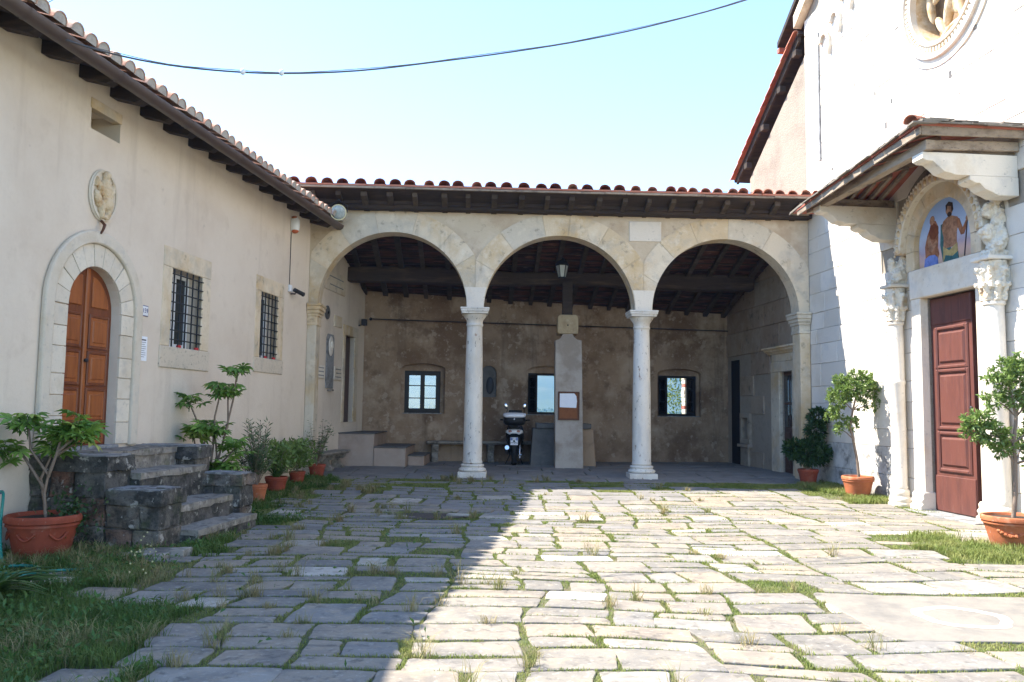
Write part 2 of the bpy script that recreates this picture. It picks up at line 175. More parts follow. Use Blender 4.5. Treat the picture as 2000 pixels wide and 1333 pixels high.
OFF = {}
def thing(name, label, cat, loc=(0, 0, 0), group=None):
    o = bpy.data.objects.new(name, None); C.objects.link(o); o.location = loc; o.empty_display_size = 0.1
    o['label'] = label; o['category'] = cat
    if group: o['group'] = group
    OFF[o] = Vector(loc); return o
def tag(o, label=None, cat=None, group=None, kind=None):
    if label: o['label'] = label
    if cat: o['category'] = cat
    if group: o['group'] = group
    if kind: o['kind'] = kind
    return o
class MB:
    def __init__(s): s.v = []; s.f = []
    def add(s, vs, fs):
        k = len(s.v); s.v += [Vector(v) for v in vs]; s.f += [tuple(i + k for i in f) for f in fs]; return s
    def box(s, F, u0, u1, n0, n1, z0, z1):
        return s.add([F.p(u, n, z) for z in (z0, z1) for n in (n0, n1) for u in (u0, u1)], [(0, 1, 3, 2), (4, 6, 7, 5), (0, 4, 5, 1), (2, 3, 7, 6), (0, 2, 6, 4), (1, 5, 7, 3)])
    def cbox(s, F, u0, u1, n0, n1, z0, z1, c=.008, j=0.0):
        """box whose front (n1) face is chamfered; j jitters the front corners"""
        q = lambda: random.uniform(-j, j)
        a = [F.p(u, n0, z) for z in (z0, z1) for u in (u0, u1)]
        b = [F.p(u, n1 - c, z) for z in (z0, z1) for u in (u0, u1)]
        d = [F.p(u + q(), n1 + q() * .4, z + q()) for z in (z0 + c, z1 - c) for u in (u0 + c, u1 - c)]
        fs = [(0, 1, 3, 2)]
        for k in (0, 4):
            for x, y in ((0, 1), (1, 3), (3, 2), (2, 0)): fs.append((x + k, y + k, y + k + 4, x + k + 4))
        fs.append((8, 9, 11, 10))
        return s.add(a + b + d, fs)
    def prism(s, F, pts, n0, n1):
        """(u,z) outline extruded along n"""
        k = len(pts); vs = [F.p(u, n0, z) for u, z in pts] + [F.p(u, n1, z) for u, z in pts]
        return s.add(vs, [tuple(range(k)), tuple(range(2 * k - 1, k - 1, -1))] + [(i, (i + 1) % k, (i + 1) % k + k, i + k) for i in range(k)])
    def prof(s, F, pts, u0, u1):
        """(n,z) outline extruded along u"""
        k = len(pts); vs = [F.p(u0, n, z) for n, z in pts] + [F.p(u1, n, z) for n, z in pts]
        return s.add(vs, [tuple(range(k)), tuple(range(2 * k - 1, k - 1, -1))] + [(i, (i + 1) % k, (i + 1) % k + k, i + k) for i in range(k)])
    def plan(s, F, pts, z0, z1):
        k = len(pts); vs = [F.p(u, n, z0) for u, n in pts] + [F.p(u, n, z1) for u, n in pts]
        return s.add(vs, [tuple(range(k)), tuple(range(2 * k - 1, k - 1, -1))] + [(i, (i + 1) % k, (i + 1) % k + k, i + k) for i in range(k)])
    def ring(s, F, cu, cz, r0, r1, a0, a1, n0, n1, seg=8, clampu=None, clampz=None):
        """arc segment between radii, angles in degrees from +u"""
        cl = lambda u, z: (min(max(u, clampu[0]), clampu[1]) if clampu else u, min(z, clampz) if clampz else z)
        out = [cl(cu + r1 * math.cos(R_(a0 + (a1 - a0) * i / seg)), cz + r1 * math.sin(R_(a0 + (a1 - a0) * i / seg))) for i in range(seg + 1)]
        inn = [cl(cu + r0 * math.cos(R_(a0 + (a1 - a0) * i / seg)), cz + r0 * math.sin(R_(a0 + (a1 - a0) * i / seg))) for i in range(seg + 1)]
        vs = [F.p(u, n, z) for n in (n0, n1) for u, z in out + inn]; m_ = seg + 1; t = 2 * m_; fs = []
        for i in range(seg):
            fs += [(i, i + 1, m_ + i + 1, m_ + i), (t + i, t + m_ + i, t + m_ + i + 1, t + i + 1), (i, t + i, t + i + 1, i + 1), (m_ + i, m_ + i + 1, t + m_ + i + 1, t + m_ + i)]
        fs += [(0, m_, t + m_, t), (seg, t + seg, t + m_ + seg, m_ + seg)]
        return s.add(vs, fs)
    def lathe(s, c, pr, seg=20, sx=1, sy=1, a0=0, ang=360):
        c = Vector(c); vs = []; fs = []; full = abs(ang - 360) < 1e-3; k = seg if full else seg + 1
        for r, z in pr:
            for i in range(k):
                a = R_(a0 + ang * i / seg); vs.append(c + Vector((r * sx * math.cos(a), r * sy * math.sin(a), z)))
        for j in range(len(pr) - 1):
            for i in range(seg):
                i2 = (i + 1) % k; fs.append((j * k + i, j * k + i2, (j + 1) * k + i2, (j + 1) * k + i))
        if full:
            if pr[0][0] > 1e-5: fs.append(tuple(range(k - 1, -1, -1)))
            if pr[-1][0] > 1e-5: fs.append(tuple((len(pr) - 1) * k + i for i in range(k)))
        return s.add(vs, fs)
    def tube(s, path, r, seg=8, caps=True):
        path = [Vector(p) for p in path]; n = len(path); rs = r if isinstance(r, (list, tuple)) else [r] * n; vs = []; fs = []; ref = None
        for i, p in enumerate(path):
            t = (path[min(i + 1, n - 1)] - path[max(i - 1, 0)]).normalized()
            if ref is None: ref = Vector((0, 0, 1)) if abs(t.z) < .9 else Vector((1, 0, 0))
            a = t.cross(ref).normalized(); b = a.cross(t).normalized(); ref = b
            for k in range(seg):
                w = 2 * math.pi * k / seg; vs.append(p + (a * math.cos(w) + b * math.sin(w)) * rs[i])
        for i in range(n - 1):
            for k in range(seg):
                k2 = (k + 1) % seg; fs.append((i * seg + k, i * seg + k2, (i + 1) * seg + k2, (i + 1) * seg + k))
        if caps: fs += [tuple(range(seg - 1, -1, -1)), tuple((n - 1) * seg + k for k in range(seg))]
        return s.add(vs, fs)
    def ell(s, c, rad, rot=None, seg=12, rings=8):
        c = Vector(c); M3 = rot if rot is not None else Matrix.Identity(3); vs = []; fs = []
        for j in range(rings + 1):
            th = math.pi * j / rings
            for i in range(seg):
                a = 2 * math.pi * i / seg
                vs.append(c + M3 @ Vector((rad[0] * math.sin(th) * math.cos(a), rad[1] * math.sin(th) * math.sin(a), rad[2] * math.cos(th))))
        for j in range(rings):
            for i in range(seg):
                i2 = (i + 1) % seg; fs.append((j * seg + i, (j + 1) * seg + i, (j + 1) * seg + i2, j * seg + i2))
        return s.add(vs, fs)
    def mesh(s, name, off=Vector((0, 0, 0)), smooth=0, weld=True):
        bm = bmesh.new(); vs = [bm.verts.new(v - off) for v in s.v]
        for f in s.f:
            try: bm.faces.new([vs[i] for i in f])
            except ValueError: pass
        if weld: bmesh.ops.remove_doubles(bm, verts=bm.verts, dist=1e-5)
        bmesh.ops.recalc_face_normals(bm, faces=bm.faces)
        me = bpy.data.meshes.new(name); bm.to_mesh(me); bm.free()
        if smooth: shade(me, smooth)
        return me
    def build(s, name, mat, parent=None, smooth=0, bevel=0, weld=True):
        off = OFF[parent] if parent is not None else Vector((0, 0, 0))
        me = s.mesh(name, off, smooth, weld); me.materials.append(M[mat])
        o = bpy.data.objects.new(name, me); C.objects.link(o); OFF[o] = off
        if parent is not None: o.parent = parent
        if bevel:
            bv = o.modifiers.new('bevel', 'BEVEL'); bv.width = bevel; bv.segments = 2; bv.limit_method = 'ANGLE'; bv.angle_limit = R_(35)
        return o
def shade(me, deg):
    me.polygons.foreach_set('use_smooth', [True] * len(me.polygons))
    if deg < 180: me.set_sharp_from_angle(angle=R_(deg))
def piece(name, me, parent, mw, mat=None):
    """a piece that shares mesh data, placed by a world matrix"""
    o = bpy.data.objects.new(name, me); C.objects.link(o)
    if parent is not None: o.parent = parent; o.matrix_local = Matrix.Translation(-OFF[parent]) @ mw; OFF[o] = OFF[parent]
    else: o.matrix_local = mw; OFF[o] = Vector((0, 0, 0))
    return o
def cut(o, cutters):
    """boolean-cut openings and keep the result as plain mesh"""
    tmp = []
    for mb in cutters:
        me = mb.mesh('cutter', OFF[o]); c = bpy.data.objects.new('cutter', me); C.objects.link(c); c.matrix_world = Matrix.Translation(OFF[o]); tmp.append(c)
        md = o.modifiers.new('cut', 'BOOLEAN'); md.object = c; md.operation = 'DIFFERENCE'; md.solver = 'EXACT'
    bpy.context.view_layer.update()
    me2 = bpy.data.meshes.new_from_object(o.evaluated_get(bpy.context.evaluated_depsgraph_get()))
    o.modifiers.clear(); o.data = me2
    for c in tmp: bpy.data.objects.remove(c)
    return o
def roughen(o, amp, scale, cuts=4, seed=0):
    bm = bmesh.new(); bm.from_mesh(o.data)
    bmesh.ops.subdivide_edges(bm, edges=bm.edges, cuts=cuts, use_grid_fill=True); bm.normal_update(); sh = Vector((seed * 3.7, seed * 1.9, 0)); off = OFF[o]
    mv = [(v, v.normal * (mnoise.fractal((v.co + off) * scale + sh, 0.8, 2.0, 4) * amp)) for v in bm.verts]
    for v, d in mv: v.co += d
    bm.to_mesh(o.data); bm.free(); shade(o.data, 50); return o
def remesh(o, vox, smooth=2):
    md = o.modifiers.new('r', 'REMESH'); md.mode = 'VOXEL'; md.voxel_size = vox
    s = o.modifiers.new('s', 'SMOOTH'); s.iterations = smooth; s.factor = 0.5
    bpy.context.view_layer.update()
    me = bpy.data.meshes.new_from_object(o.evaluated_get(bpy.context.evaluated_depsgraph_get())); o.modifiers.clear(); o.data = me; shade(me, 180); return o
def text_part(body, size, name, mat, parent, origin, right, upv, depth=.002):
    cu = bpy.data.curves.new('lettering', 'FONT'); cu.body = body; cu.size = size; cu.align_x = 'CENTER'; cu.align_y = 'CENTER'; cu.extrude = depth; cu.resolution_u = 3
    t = bpy.data.objects.new('lettering', cu); C.objects.link(t); bpy.context.view_layer.update()
    me = bpy.data.meshes.new_from_object(t.evaluated_get(bpy.context.evaluated_depsgraph_get())); bpy.data.objects.remove(t)
    me.materials.clear(); me.materials.append(M[mat]); r = Vector(right).normalized(); u = Vector(upv).normalized()
    mw = Matrix((r, u, r.cross(u))).transposed().to_4x4(); mw.translation = origin
    return piece(name, me, parent, mw)
def quick_mesh(name, V, F3, mat, parent=None, smooth=False):
    """big triangle/quad soup from numpy arrays (same face size)"""
    me = bpy.data.meshes.new(name); off = np.array(OFF[parent]) if parent is not None else np.zeros(3)
    V = np.asarray(V, np.float32) - off.astype(np.float32); F3 = np.asarray(F3, np.int32); k = F3.shape[1]
    me.vertices.add(len(V)); me.vertices.foreach_set('co', V.ravel()); me.loops.add(F3.size); me.loops.foreach_set('vertex_index', F3.ravel())
    me.polygons.add(len(F3)); me.polygons.foreach_set('loop_start', np.arange(0, F3.size, k, dtype=np.int32)); me.polygons.foreach_set('loop_total', np.full(len(F3), k, np.int32))
    if smooth: me.polygons.foreach_set('use_smooth', [True] * len(F3))
    me.update(); me.validate(); me.materials.append(M[mat]); o = bpy.data.objects.new(name, me); C.objects.link(o); OFF[o] = Vector(off)
    if parent is not None: o.parent = parent
    return o
def smooth_path(p, n=4):
    o_ = []
    for i in range(len(p) - 1):
        p0, p1, p2, p3 = p[max(i - 1, 0)], p[i], p[i + 1], p[min(i + 2, len(p) - 1)]
        for k in range(n): t = k / n; o_.append(.5 * ((2 * p1) + (p2 - p0) * t + (2 * p0 - 5 * p1 + 4 * p2 - p3) * t * t + (3 * p1 - p0 - 3 * p2 + p3) * t ** 3))
    return o_ + [p[-1]]
def sm(t):
    t = min(max(t, 0.0), 1.0); return t * t * (3 - 2 * t)
def zg(x, y):
    return .13 * sm((y - 12.2) / 4.2) + .06 * sm((y - 16.6) / 2.0)

# ================================================================== SETTING: ground, far land
def far_z(x, y):
    d = math.hypot(x, max(y - 12, 0) if y > 12 else (12 - y) * .5)
    if y > 26: return -0.3 - 22 * sm((y - 26) / 160)
    return -0.02
def axis(near, far):
    return sorted(set([-v for v in far] + near + far))
ys = sorted(set([-4000, -1500, -500, -150, -50, -20, -8, -2] + [i * 0.6 for i in range(0, 46)] + [30, 36, 45, 60, 80, 110, 150, 190, 260, 420, 700, 1200, 2500, 6000]))
xs = sorted(set([-5000, -2000, -800, -300, -120, -60, -30, -18, -12] + [i * 0.8 - 9.6 for i in range(0, 25)] + [12, 18, 30, 60, 120, 300, 800, 2000, 5000]))
V = []; Fq = []
for y in ys:
    for x in xs:
        V.append((x, y, (zg(x, y) - .03) if y <= 26 else far_z(x, y)))
nx = len(xs)
for j in range(len(ys) - 1):
    for i in range(nx - 1): Fq.append((j * nx + i, j * nx + i + 1, (j + 1) * nx + i + 1, (j + 1) * nx + i))
tag(quick_mesh('ground', V, Fq, 'soil', smooth=True), kind='structure')

# wooded mountain across the valley
V = []; Fq = []; nx, ny = 70, 26
for j in range(ny):
    y = 420 + 980 * (j / (ny - 1)) ** 1.1
    for i in range(nx):
        x = -1500 + 3000 * i / (nx - 1)
        t = (y - 420) / 1500
        h = -26 + 34 * sm((y - 420) / 420) + 92 * sm((y - 740) / 520) * (0.9 + 0.25 * mnoise.noise(Vector((x * .0019, y * .0012, 3.1)))) + 10 * t * mnoise.fractal(Vector((x * .006, y * .006, 0)), .9, 2, 4)
        V.append((x, y, h))
for j in range(ny - 1):
    for i in range(nx - 1): Fq.append((j * nx + i, j * nx + i + 1, (j + 1) * nx + i + 1, (j + 1) * nx + i))
tag(quick_mesh('mountain', V, Fq, 'hill', smooth=True), kind='structure')

# ================================================================== PAVEMENT
pave = MB()
gx = [-5.9 + .45 * i for i in range(29)]; gy = [2.6 + .5 * i for i in range(39)]
pv = [(x, y, zg(x, y) - .006) for y in gy for x in gx]; nx = len(gx)
pavement = quick_mesh('pavement', pv, [(j * nx + i, j * nx + i + 1, (j + 1) * nx + i + 1, (j + 1) * nx + i) for j in range(len(gy) - 1) for i in range(nx - 1)], 'soil', smooth=True)
tag(pavement, kind='structure')
RES = .025; MX0, MY0 = -6.2, 2.4; MW, MH = int(13.4 / RES), int(19.6 / RES)
mask = np.zeros((MH, MW), bool)     # True where a stone lies
def rast(poly):
    xs_ = [p[0] for p in poly]; ys_ = [p[1] for p in poly]
    i0, i1 = int((min(xs_) - MX0) / RES), int((max(xs_) - MX0) / RES) + 1; j0, j1 = int((min(ys_) - MY0) / RES), int((max(ys_) - MY0) / RES) + 1
    i0 = max(i0, 0); j0 = max(j0, 0); i1 = min(i1, MW); j1 = min(j1, MH)
    if i1 <= i0 or j1 <= j0: return
    X, Y = np.meshgrid(MX0 + (np.arange(i0, i1) + .5) * RES, MY0 + (np.arange(j0, j1) + .5) * RES); ins = np.zeros(X.shape, bool); k = len(poly)
    for a in range(k):
        x1, y1 = poly[a]; x2, y2 = poly[(a + 1) % k]
        c = ((y1 > Y) != (y2 > Y)); xi = (x2 - x1) * (Y - y1) / ((y2 - y1) or 1e-9) + x1; ins ^= c & (X < xi)
    mask[j0:j1, i0:i1] |= ins
def stone_outline(x0, x1, y0, y1, skew, rj):
    """rough quadrilateral slab with worn corners"""
    q = lambda s=1: random.uniform(-rj, rj) * s
    c = [(x0 + q(), y0 + q(.7)), (x1 + q(), y0 + q(.7)), (x1 + q() + skew, y1 + q(.7)), (x0 + q() + skew, y1 + q(.7))]
    out = []; rad = min(x1 - x0, y1 - y0) * random.uniform(.03, .13)
    for k in range(4):
        a = Vector(c[k - 1]); b = Vector(c[k]); d = Vector(c[(k + 1) % 4])
        ea = (a - b); ed = (d - b); la = ea.length; ld = ed.length
        for s, e, l in ((1, ea, la), (0, ed, ld)):
            out.append(tuple(b + e.normalized() * min(rad * random.uniform(.6, 1.25), l * .35)))
            if s: out.append(tuple(b + (ea.normalized() + ed.normalized()) * rad * random.uniform(.22, .36)))
        nrm = Vector((-ed.y, ed.x)).normalized()
        nf_ = max(1, int(ld / .16))
        for q_ in range(nf_): out.append(tuple(b + ed * (.16 + .68 * (q_ + .5) / nf_ + random.uniform(-.03, .03)) + nrm * random.uniform(-.5, .5) * rj))
    return out
def stone_mesh(poly, h, tilt):
    k = len(poly); cx = sum(p[0] for p in poly) / k; cy = sum(p[1] for p in poly) / k; mb = MB(); tx, ty = tilt
    z = lambda x, y: zg(x, y) + (x - cx) * tx + (y - cy) * ty
    def rg(s, dz): return [(cx + (x - cx) * s, cy + (y - cy) * s, z(cx + (x - cx) * s, cy + (y - cy) * s) + dz) for x, y in poly]
    ed = .008 / max(.15, min(max(p[0] for p in poly) - min(p[0] for p in poly), max(p[1] for p in poly) - min(p[1] for p in poly)))
    rings = rg(1, -.04) + rg(1, h - .007) + rg(1 - ed, h - .002) + rg(1 - 5 * ed, h - .001) + [(cx, cy, z(cx, cy) + h + random.uniform(-.005, .002))]
    fs = []
    for r_ in range(3):
        for i in range(k): fs.append((r_ * k + i, r_ * k + (i + 1) % k, (r_ + 1) * k + (i + 1) % k, (r_ + 1) * k + i))
    for i in range(k): fs.append((3 * k + i, 3 * k + (i + 1) % k, 4 * k))
    return mb.add(rings, fs)
def inL(x, y):   # distance in front of the house wall
    v = Vector((x, y, 0)) - L.o; return v.dot(L.n), v.dot(L.d)
def inR(x, y):
    v = Vector((x, y, 0)) - R.o; return v.dot(R.n), v.dot(R.d)
stones = []
def wob(x, y): return .05 * math.sin(x * .9 + y * .35) + .03 * math.sin(x * 2.1 + 1.3 * y)
def split_rect(x0, x1, y0, y1, amin, amax, asp):
    """irregular rectangular tessellation, slabs lying mostly across the court"""
    w_, h_ = x1 - x0, y1 - y0
    if w_ * h_ < random.uniform(amin, amax) and w_ < 1.35 and h_ < .62: return [(x0, x1, y0, y1)]
    t = random.uniform(.36, .64)
    if w_ > h_ * asp * random.uniform(.75, 1.3): c = x0 + w_ * t; return split_rect(x0, c, y0, y1, amin, amax, asp) + split_rect(c, x1, y0, y1, amin, amax, asp)
    c = y0 + h_ * t; return split_rect(x0, x1, y0, c, amin, amax, asp) + split_rect(x0, x1, c, y1, amin, amax, asp)
def skewx(x, y): return x + .05 * math.sin(y * 1.1 + x * .3) + .04 * math.sin(y * 2.7 + 1)
def skewy(x, y): return y + wob(x, y) * 1.3 + .03 * math.sin(x * 2.9 + y)
def add_stone(x0, x1, y0, y1, j, rj, h):
    po = stone_outline(x0 + j, x1 - j, y0 + j * .8, y1 - j * .8, random.uniform(-.03, .03), rj); stones.append(([(skewx(a_, b_), skewy(a_, b_)) for a_, b_ in po], h))
for x0, x1, y0, y1 in split_rect(-5.6, 3.0, 3.2, 16.25, .15, .46, 1.75):
    cx_, cy_ = (x0 + x1) / 2, (y0 + y1) / 2; n_, u_ = inL(cx_, cy_)
    weedy = (u_ > 5.4 and n_ < 2.1 - .05 * max(0, 9 - cy_)) or n_ < 1.0 or (cy_ < 6.4 and cx_ < -1.5 - .38 * (cy_ - 3.5))
    if n_ < 1.85 and 5.3 < u_ < 8.1: continue
    if abs(cx_ + 1.1) < .5 and abs(cy_ - 11.8) < .3: continue
    if random.random() < (.80 if weedy else (.10 if cx_ < -1.2 else .02) + (.22 if cy_ > 14.6 else 0)): continue
    add_stone(x0, x1, y0, y1, random.uniform(.012, .032) if cx_ > -.5 else random.uniform(.014, .042), .024, random.uniform(.004, .012))
# larger slabs in front of the church
for x0, x1, y0, y1 in split_rect(3.0, 7.6, 3.2, 15.8, .34, .8, 1.7):
    cx_, cy_ = (x0 + x1) / 2, (y0 + y1) / 2; n_, u_ = inR(x1, cy_)
    if inR(x0, cy_)[0] < .5: continue
    if n_ < .06: x1 = min(x1, R.o.x + (17 - cy_) * .1 - .1)
    grassy = (n_ < .7 and cy_ > 13.8) or (cx_ > 4.75 and 8.4 < cy_ < 10.5) or cy_ > 15.2
    if grassy and random.random() < .7: continue
    if abs(cx_ - 3.35) < 1.1 and abs(cy_ - 6.3) < .75: continue
    add_stone(x0, x1, y0, y1, random.uniform(.010, .024), .016, random.uniform(.004, .010))
big = stone_outline(2.55, 4.4, 5.62, 6.98, -.04, .02)      # slab with the ring
stones.append((big, .014))
def area(p): return abs(sum(p[i][0] * p[(i + 1) % len(p)][1] - p[(i + 1) % len(p)][0] * p[i][1] for i in range(len(p)))) / 2
def shown(p):
    cx = sum(q[0] for q in p) / len(p); cy = sum(q[1] for q in p) / len(p)
    infr = abs(cx) < cy * .64 and cy > 4.4
    return area(p) / cy ** 3 if infr else area(p) * 1e-7
stones.sort(key=lambda s: -shown(s[0]))
rest = MB()
for i, (poly, h) in enumerate(stones):
    rast(poly); mb = stone_mesh(poly, h, (0, 0) if poly is big else (random.gauss(0, .005), random.gauss(0, .006)))
    if i < 298:
        o = mb.build('paving_stone', 'ringslab' if poly is big else 'paving', pavement, smooth=25)
    else: rest.add(mb.v, mb.f)
# flagged floor of the portico, seen at a glancing angle: joined
y = 16.25
while y < 22.3:
    hgt = random.uniform(.5, .8); x = -4.3
    while x < 6.1:
        x1 = x + random.uniform(.6, 1.3); po = stone_outline(x + .012, min(x1, 6.2) - .012, y + .012, y + hgt - .012, 0, .012)
        mb = stone_mesh(po, .012 + random.uniform(0, .008), (random.gauss(0, .004), random.gauss(0, .004)))
        if y < 17.2: rast(po)
        rest.add(mb.v, mb.f); x = x1
    y += hgt
tag(rest.build('small_paving_stones', 'floor', pavement, smooth=25), kind='stuff')
# inlaid white ring
ring = MB(); cx, cy = 3.36, 6.27; k = 36; vs = []
for i in range(k):
    a = 2 * math.pi * i / k
    for r_, dz in ((.255, .0125), (.335, .0125)):
        q = 1 + .04 * math.sin(5 * a + 1) + .02 * math.sin(11 * a); vs.append((cx + r_ * q * math.cos(a), cy + r_ * q * math.sin(a) * 1.0, zg(cx, cy) + dz + .004))
ring.add(vs, [(2 * i, 2 * i + 1, (2 * i + 3) % (2 * k), (2 * i + 2) % (2 * k)) for i in range(k)])
ro = ring.build('inlaid_ring', 'marble', pavement)
# broken hollow in the paving
pit = MB(); k = 18; vs = [(-1.1, 11.8, zg(0, 11.8) + .003)]; 
for r_, dz in ((.6, .004), (1.0, .006)):
    for i in range(k):
        a = 2 * math.pi * i / k; q = r_ * (1 + .16 * math.sin(3 * a + .6) + .08 * math.sin(7 * a)); vs.append((-1.1 + .55 * q * math.cos(a), 11.8 + .34 * q * math.sin(a), zg(0, 11.8) + dz))
pit.add(vs, [(0, 1 + i, 1 + (i + 1) % k) for i in range(k)] + [(1 + i, 1 + k + i, 1 + k + (i + 1) % k, 1 + (i + 1) % k) for i in range(k)])
pit.build('earth_hollow', 'pit', pavement, smooth=60)
for px, py, s_ in ((-.72, 11.86, .15), (-1.62, 11.6, .18), (-.5, 12.25, .24), (-1.05, 12.32, .26), (-1.6, 12.3, .2)):
    po = stone_outline(px - s_, px + s_, py - s_ * .55, py + s_ * .55, .02, .03); rast(po)
    stone_mesh(po, .028, (random.gauss(0, .03), random.gauss(0, .03))).build('broken_stone', 'paving', pavement, smooth=25)

# ================================================================== LEFT HOUSE
house = thing('plastered_house', 'beige plastered house with tiled eaves, arched wooden door and two barred windows', 'house', L.p(4, 0, 0))
wall = MB().box(L, -4.1, 16, -.45, 0, -.1, 5.40).build('wall', 'plaster', house)
DU, DS, DR = 6.92, 2.62, .51     # door centre, springing, radius
def archpts(c, w, z0, zs, r=None, seg=16, zr=None):
    r = r or w; zr = zr or r
    return [(c + w, z0)] + [(c + r * math.cos(math.pi * i / seg), zs + zr * math.sin(math.pi * i / seg)) for i in range(seg + 1)] + [(c - w, z0)]
cut(wall, [MB().prism(L, archpts(DU, DR, 1.0, DS), -.22, .3), MB().box(L, 4.36, 5.22, -.30, .3, 2.32, 3.42), MB().box(L, 1.52, 2.26, -.30, .3, 2.36, 3.52), MB().box(L, 6.6, 7.18, -.4, .3, 4.74, 5.06), MB().box(L, -3.12, -2.44, -.4, .3, 1.17, 3.18)])
# voussoirs and jamb stones round the door
surround = MB().ring(L, DU, DS, .78, .935, 0, 180, .002, .065, 28).box(L, DU + .78, DU + .935, .002, .065, 1.0, DS).box(L, DU - .935, DU - .78, .002, .065, 1.0, DS).build('door_surround', 'doorstone', house, smooth=35, bevel=.018)
nv = 11
for i in range(nv):
    MB().ring(L, DU, DS, DR + .001, .777, 180 / nv * i + .35, 180 / nv * (i + 1) - .35, -.19, .028 + random.uniform(-.004, .004), 4).build('voussoir', 'doorstone', surround, bevel=.005)
for s_ in (-1, 1):
    z = DS - .004
    while z > 1.05:
        h = random.uniform(.22, .31); z0 = max(z - h, 1.02)
        a, b_ = sorted((DU + s_ * (DR + .001), DU + s_ * .777)); MB().box(L, a, b_, -.19, .028 + random.uniform(-.004, .004), z0 + .004, z - .004).build('jamb_stone', 'doorstone', surround, bevel=.005); z = z0
rev = MB().box(L, DU - DR - .02, DU - DR + .002, -.2, -.19, 1.0, DS).build('reveal', 'blueslab', surround)
# arched double door
door = MB().prism(L, archpts(DU, DR + .01, 1.0, DS), -0.190, -0.110).build('door', 'doorframe', house)
for s_ in (-1, 1):
    cu = DU + s_ * .262; hw = .165
    for z0, z1 in ((1.12, 1.30),): MB().cbox(L, cu - hw - .03, cu + hw + .03, -0.112, -0.096, 1.03, 1.24, .012).build('kick_board', 'doorwood', door)
    for z0, z1 in ((1.32, 1.66), (1.76, 2.10), (2.20, 2.54)):
        fr_ = MB()
        for a in ((cu - hw - .035, cu - hw, z0 - .035, z1 + .035), (cu + hw, cu + hw + .035, z0 - .035, z1 + .035), (cu - hw, cu + hw, z0 - .035, z0), (cu - hw, cu + hw, z1, z1 + .035)): fr_.cbox(L, a[0], a[1], -0.112, -0.090, a[2], a[3], .008)
        pn = MB().cbox(L, cu - hw, cu + hw, -0.120, -0.098, z0, z1, .004).cbox(L, cu - hw + .035, cu + hw - .035, -0.100, -0.086, z0 + .035, z1 - .035, .014).build('panel', 'doorwood', door)
        fr_.build('moulding', 'doorframe', door)
    pts = [(DU + s_ * .095, 2.66)] + [(DU + s_ * .43 * math.cos(R_(a)), DS + .43 * math.sin(R_(a))) for a in range(6, 78, 8)]
    pts.append((DU + s_ * .095, DS + .41))
    MB().prism(L, pts, -0.120, -0.093).build('arched_panel', 'doorwood', door, bevel=.012)
MB().cbox(L, DU - .035, DU + .035, -0.112, -0.085, 1.03, DS + .5, .012).build('meeting_stile', 'doorwood', door)
MB().ell(L.p(DU + .005, -0.065, 2.02), (.024, .03, .024)).build('door_knob', 'iron', door, smooth=180)
# barred windows
def barred(u0, u1, z0, z1, fu0, fu1, fz0, fz1, nvb, nhb):
    win = MB()
    for a, b_, c, d in ((fu0, u0, z0, z1), (u1, fu1, z0, z1), (fu0, fu1, z1, fz1)): win.cbox(L, a, b_, -.1, .012, c + .002, d - .002 if d == z1 else d, .008)
    fo = win.build('window', 'cream', house, bevel=.004)
    MB().cbox(L, fu0 - .02, fu1 + .02, -.1, .022, fz0, z0, .012).build('sill', 'palesill', fo)
    fr_ = MB().box(L, u0, u0 + .07, -.27, -.21, z0, z1).box(L, u1 - .07, u1, -.27, -.21, z0, z1).box(L, u0 + .07, u1 - .07, -.27, -.21, z0, z0 + .07).box(L, u0 + .07, u1 - .07, -.27, -.21, z1 - .07, z1)
    cu = (u0 + u1) / 2; fr_.box(L, cu - .05, cu + .05, -.265, -.2, z0 + .07, z1 - .07); fr_.build('frame', 'whitepaint', fo)
    for a, b_ in ((u0 + .07, cu - .05), (cu + .05, u1 - .07)): MB().box(L, a, b_, -.25, -.235, z0 + .07, z1 - .07).build('pane', 'glass', fo)
    for i in range(nvb):
        u = u0 + .08 + (u1 - u0 - .16) * i / (nvb - 1); MB().tube([L.p(u, -.01, z0), L.p(u, -.01, z1)], .011, 6).build('grille_bar', 'iron', fo, smooth=60)
    for i in range(nhb):
        z = z0 + .1 + (z1 - z0 - .18) * i / (nhb - 1); MB().tube([L.p(u0 - .01, .012, z), L.p(u1 + .01, .012, z)], .010, 6).build('grille_bar', 'iron', fo, smooth=60)
    for u in (u0 + .08, u1 - .28): MB().lathe(L.p(u, -.01, z0), [(.0, 0), (.035, 0), (.035, .03), (.02, .04), (0, .04)], 10).build('red_cap', 'red', fo, smooth=40)
barred(4.36, 5.22, 2.32, 3.42, 4.10, 5.46, 2.02, 3.70, 5, 8)
barred(1.52, 2.26, 2.36, 3.52, 1.24, 2.47, 2.10, 3.79, 5, 8)
# vent opening with its little shutter
ve = MB().box(L, 6.6, 7.18, -.42, -.38, 4.74, 5.06).build('vent', 'plaster', house)
MB().box(L, 6.89, 7.17, -.36, -.33, 4.75, 4.99).build('shutter', 'stepplaster', ve); MB().box(L, 7.03, 7.09, -.33, -.318, 4.78, 4.85).build('painted_shutter_hole', 'void', ve)  # dark patch on the shutter paints the shade of a hole
MB().box(L, 6.58, 7.2, -.1, .012, 4.985, 5.11).build('vent_lintel', 'cream', ve, bevel=.006)
# inner doorway under the portico
dj = MB().cbox(L, -3.4, -3.12, -.3, .02, 1.17, 3.18, .01).cbox(L, -2.44, -2.28, -.3, .02, 1.17, 3.18, .01).cbox(L, -3.4, -2.28, -.3, .02, 3.18, 3.42, .01).build('doorway', 'cream', house)
MB().box(L, -3.12, -2.44, -.16, -.10, 1.17, 3.18).build('door_leaf', 'brownpaint', dj)
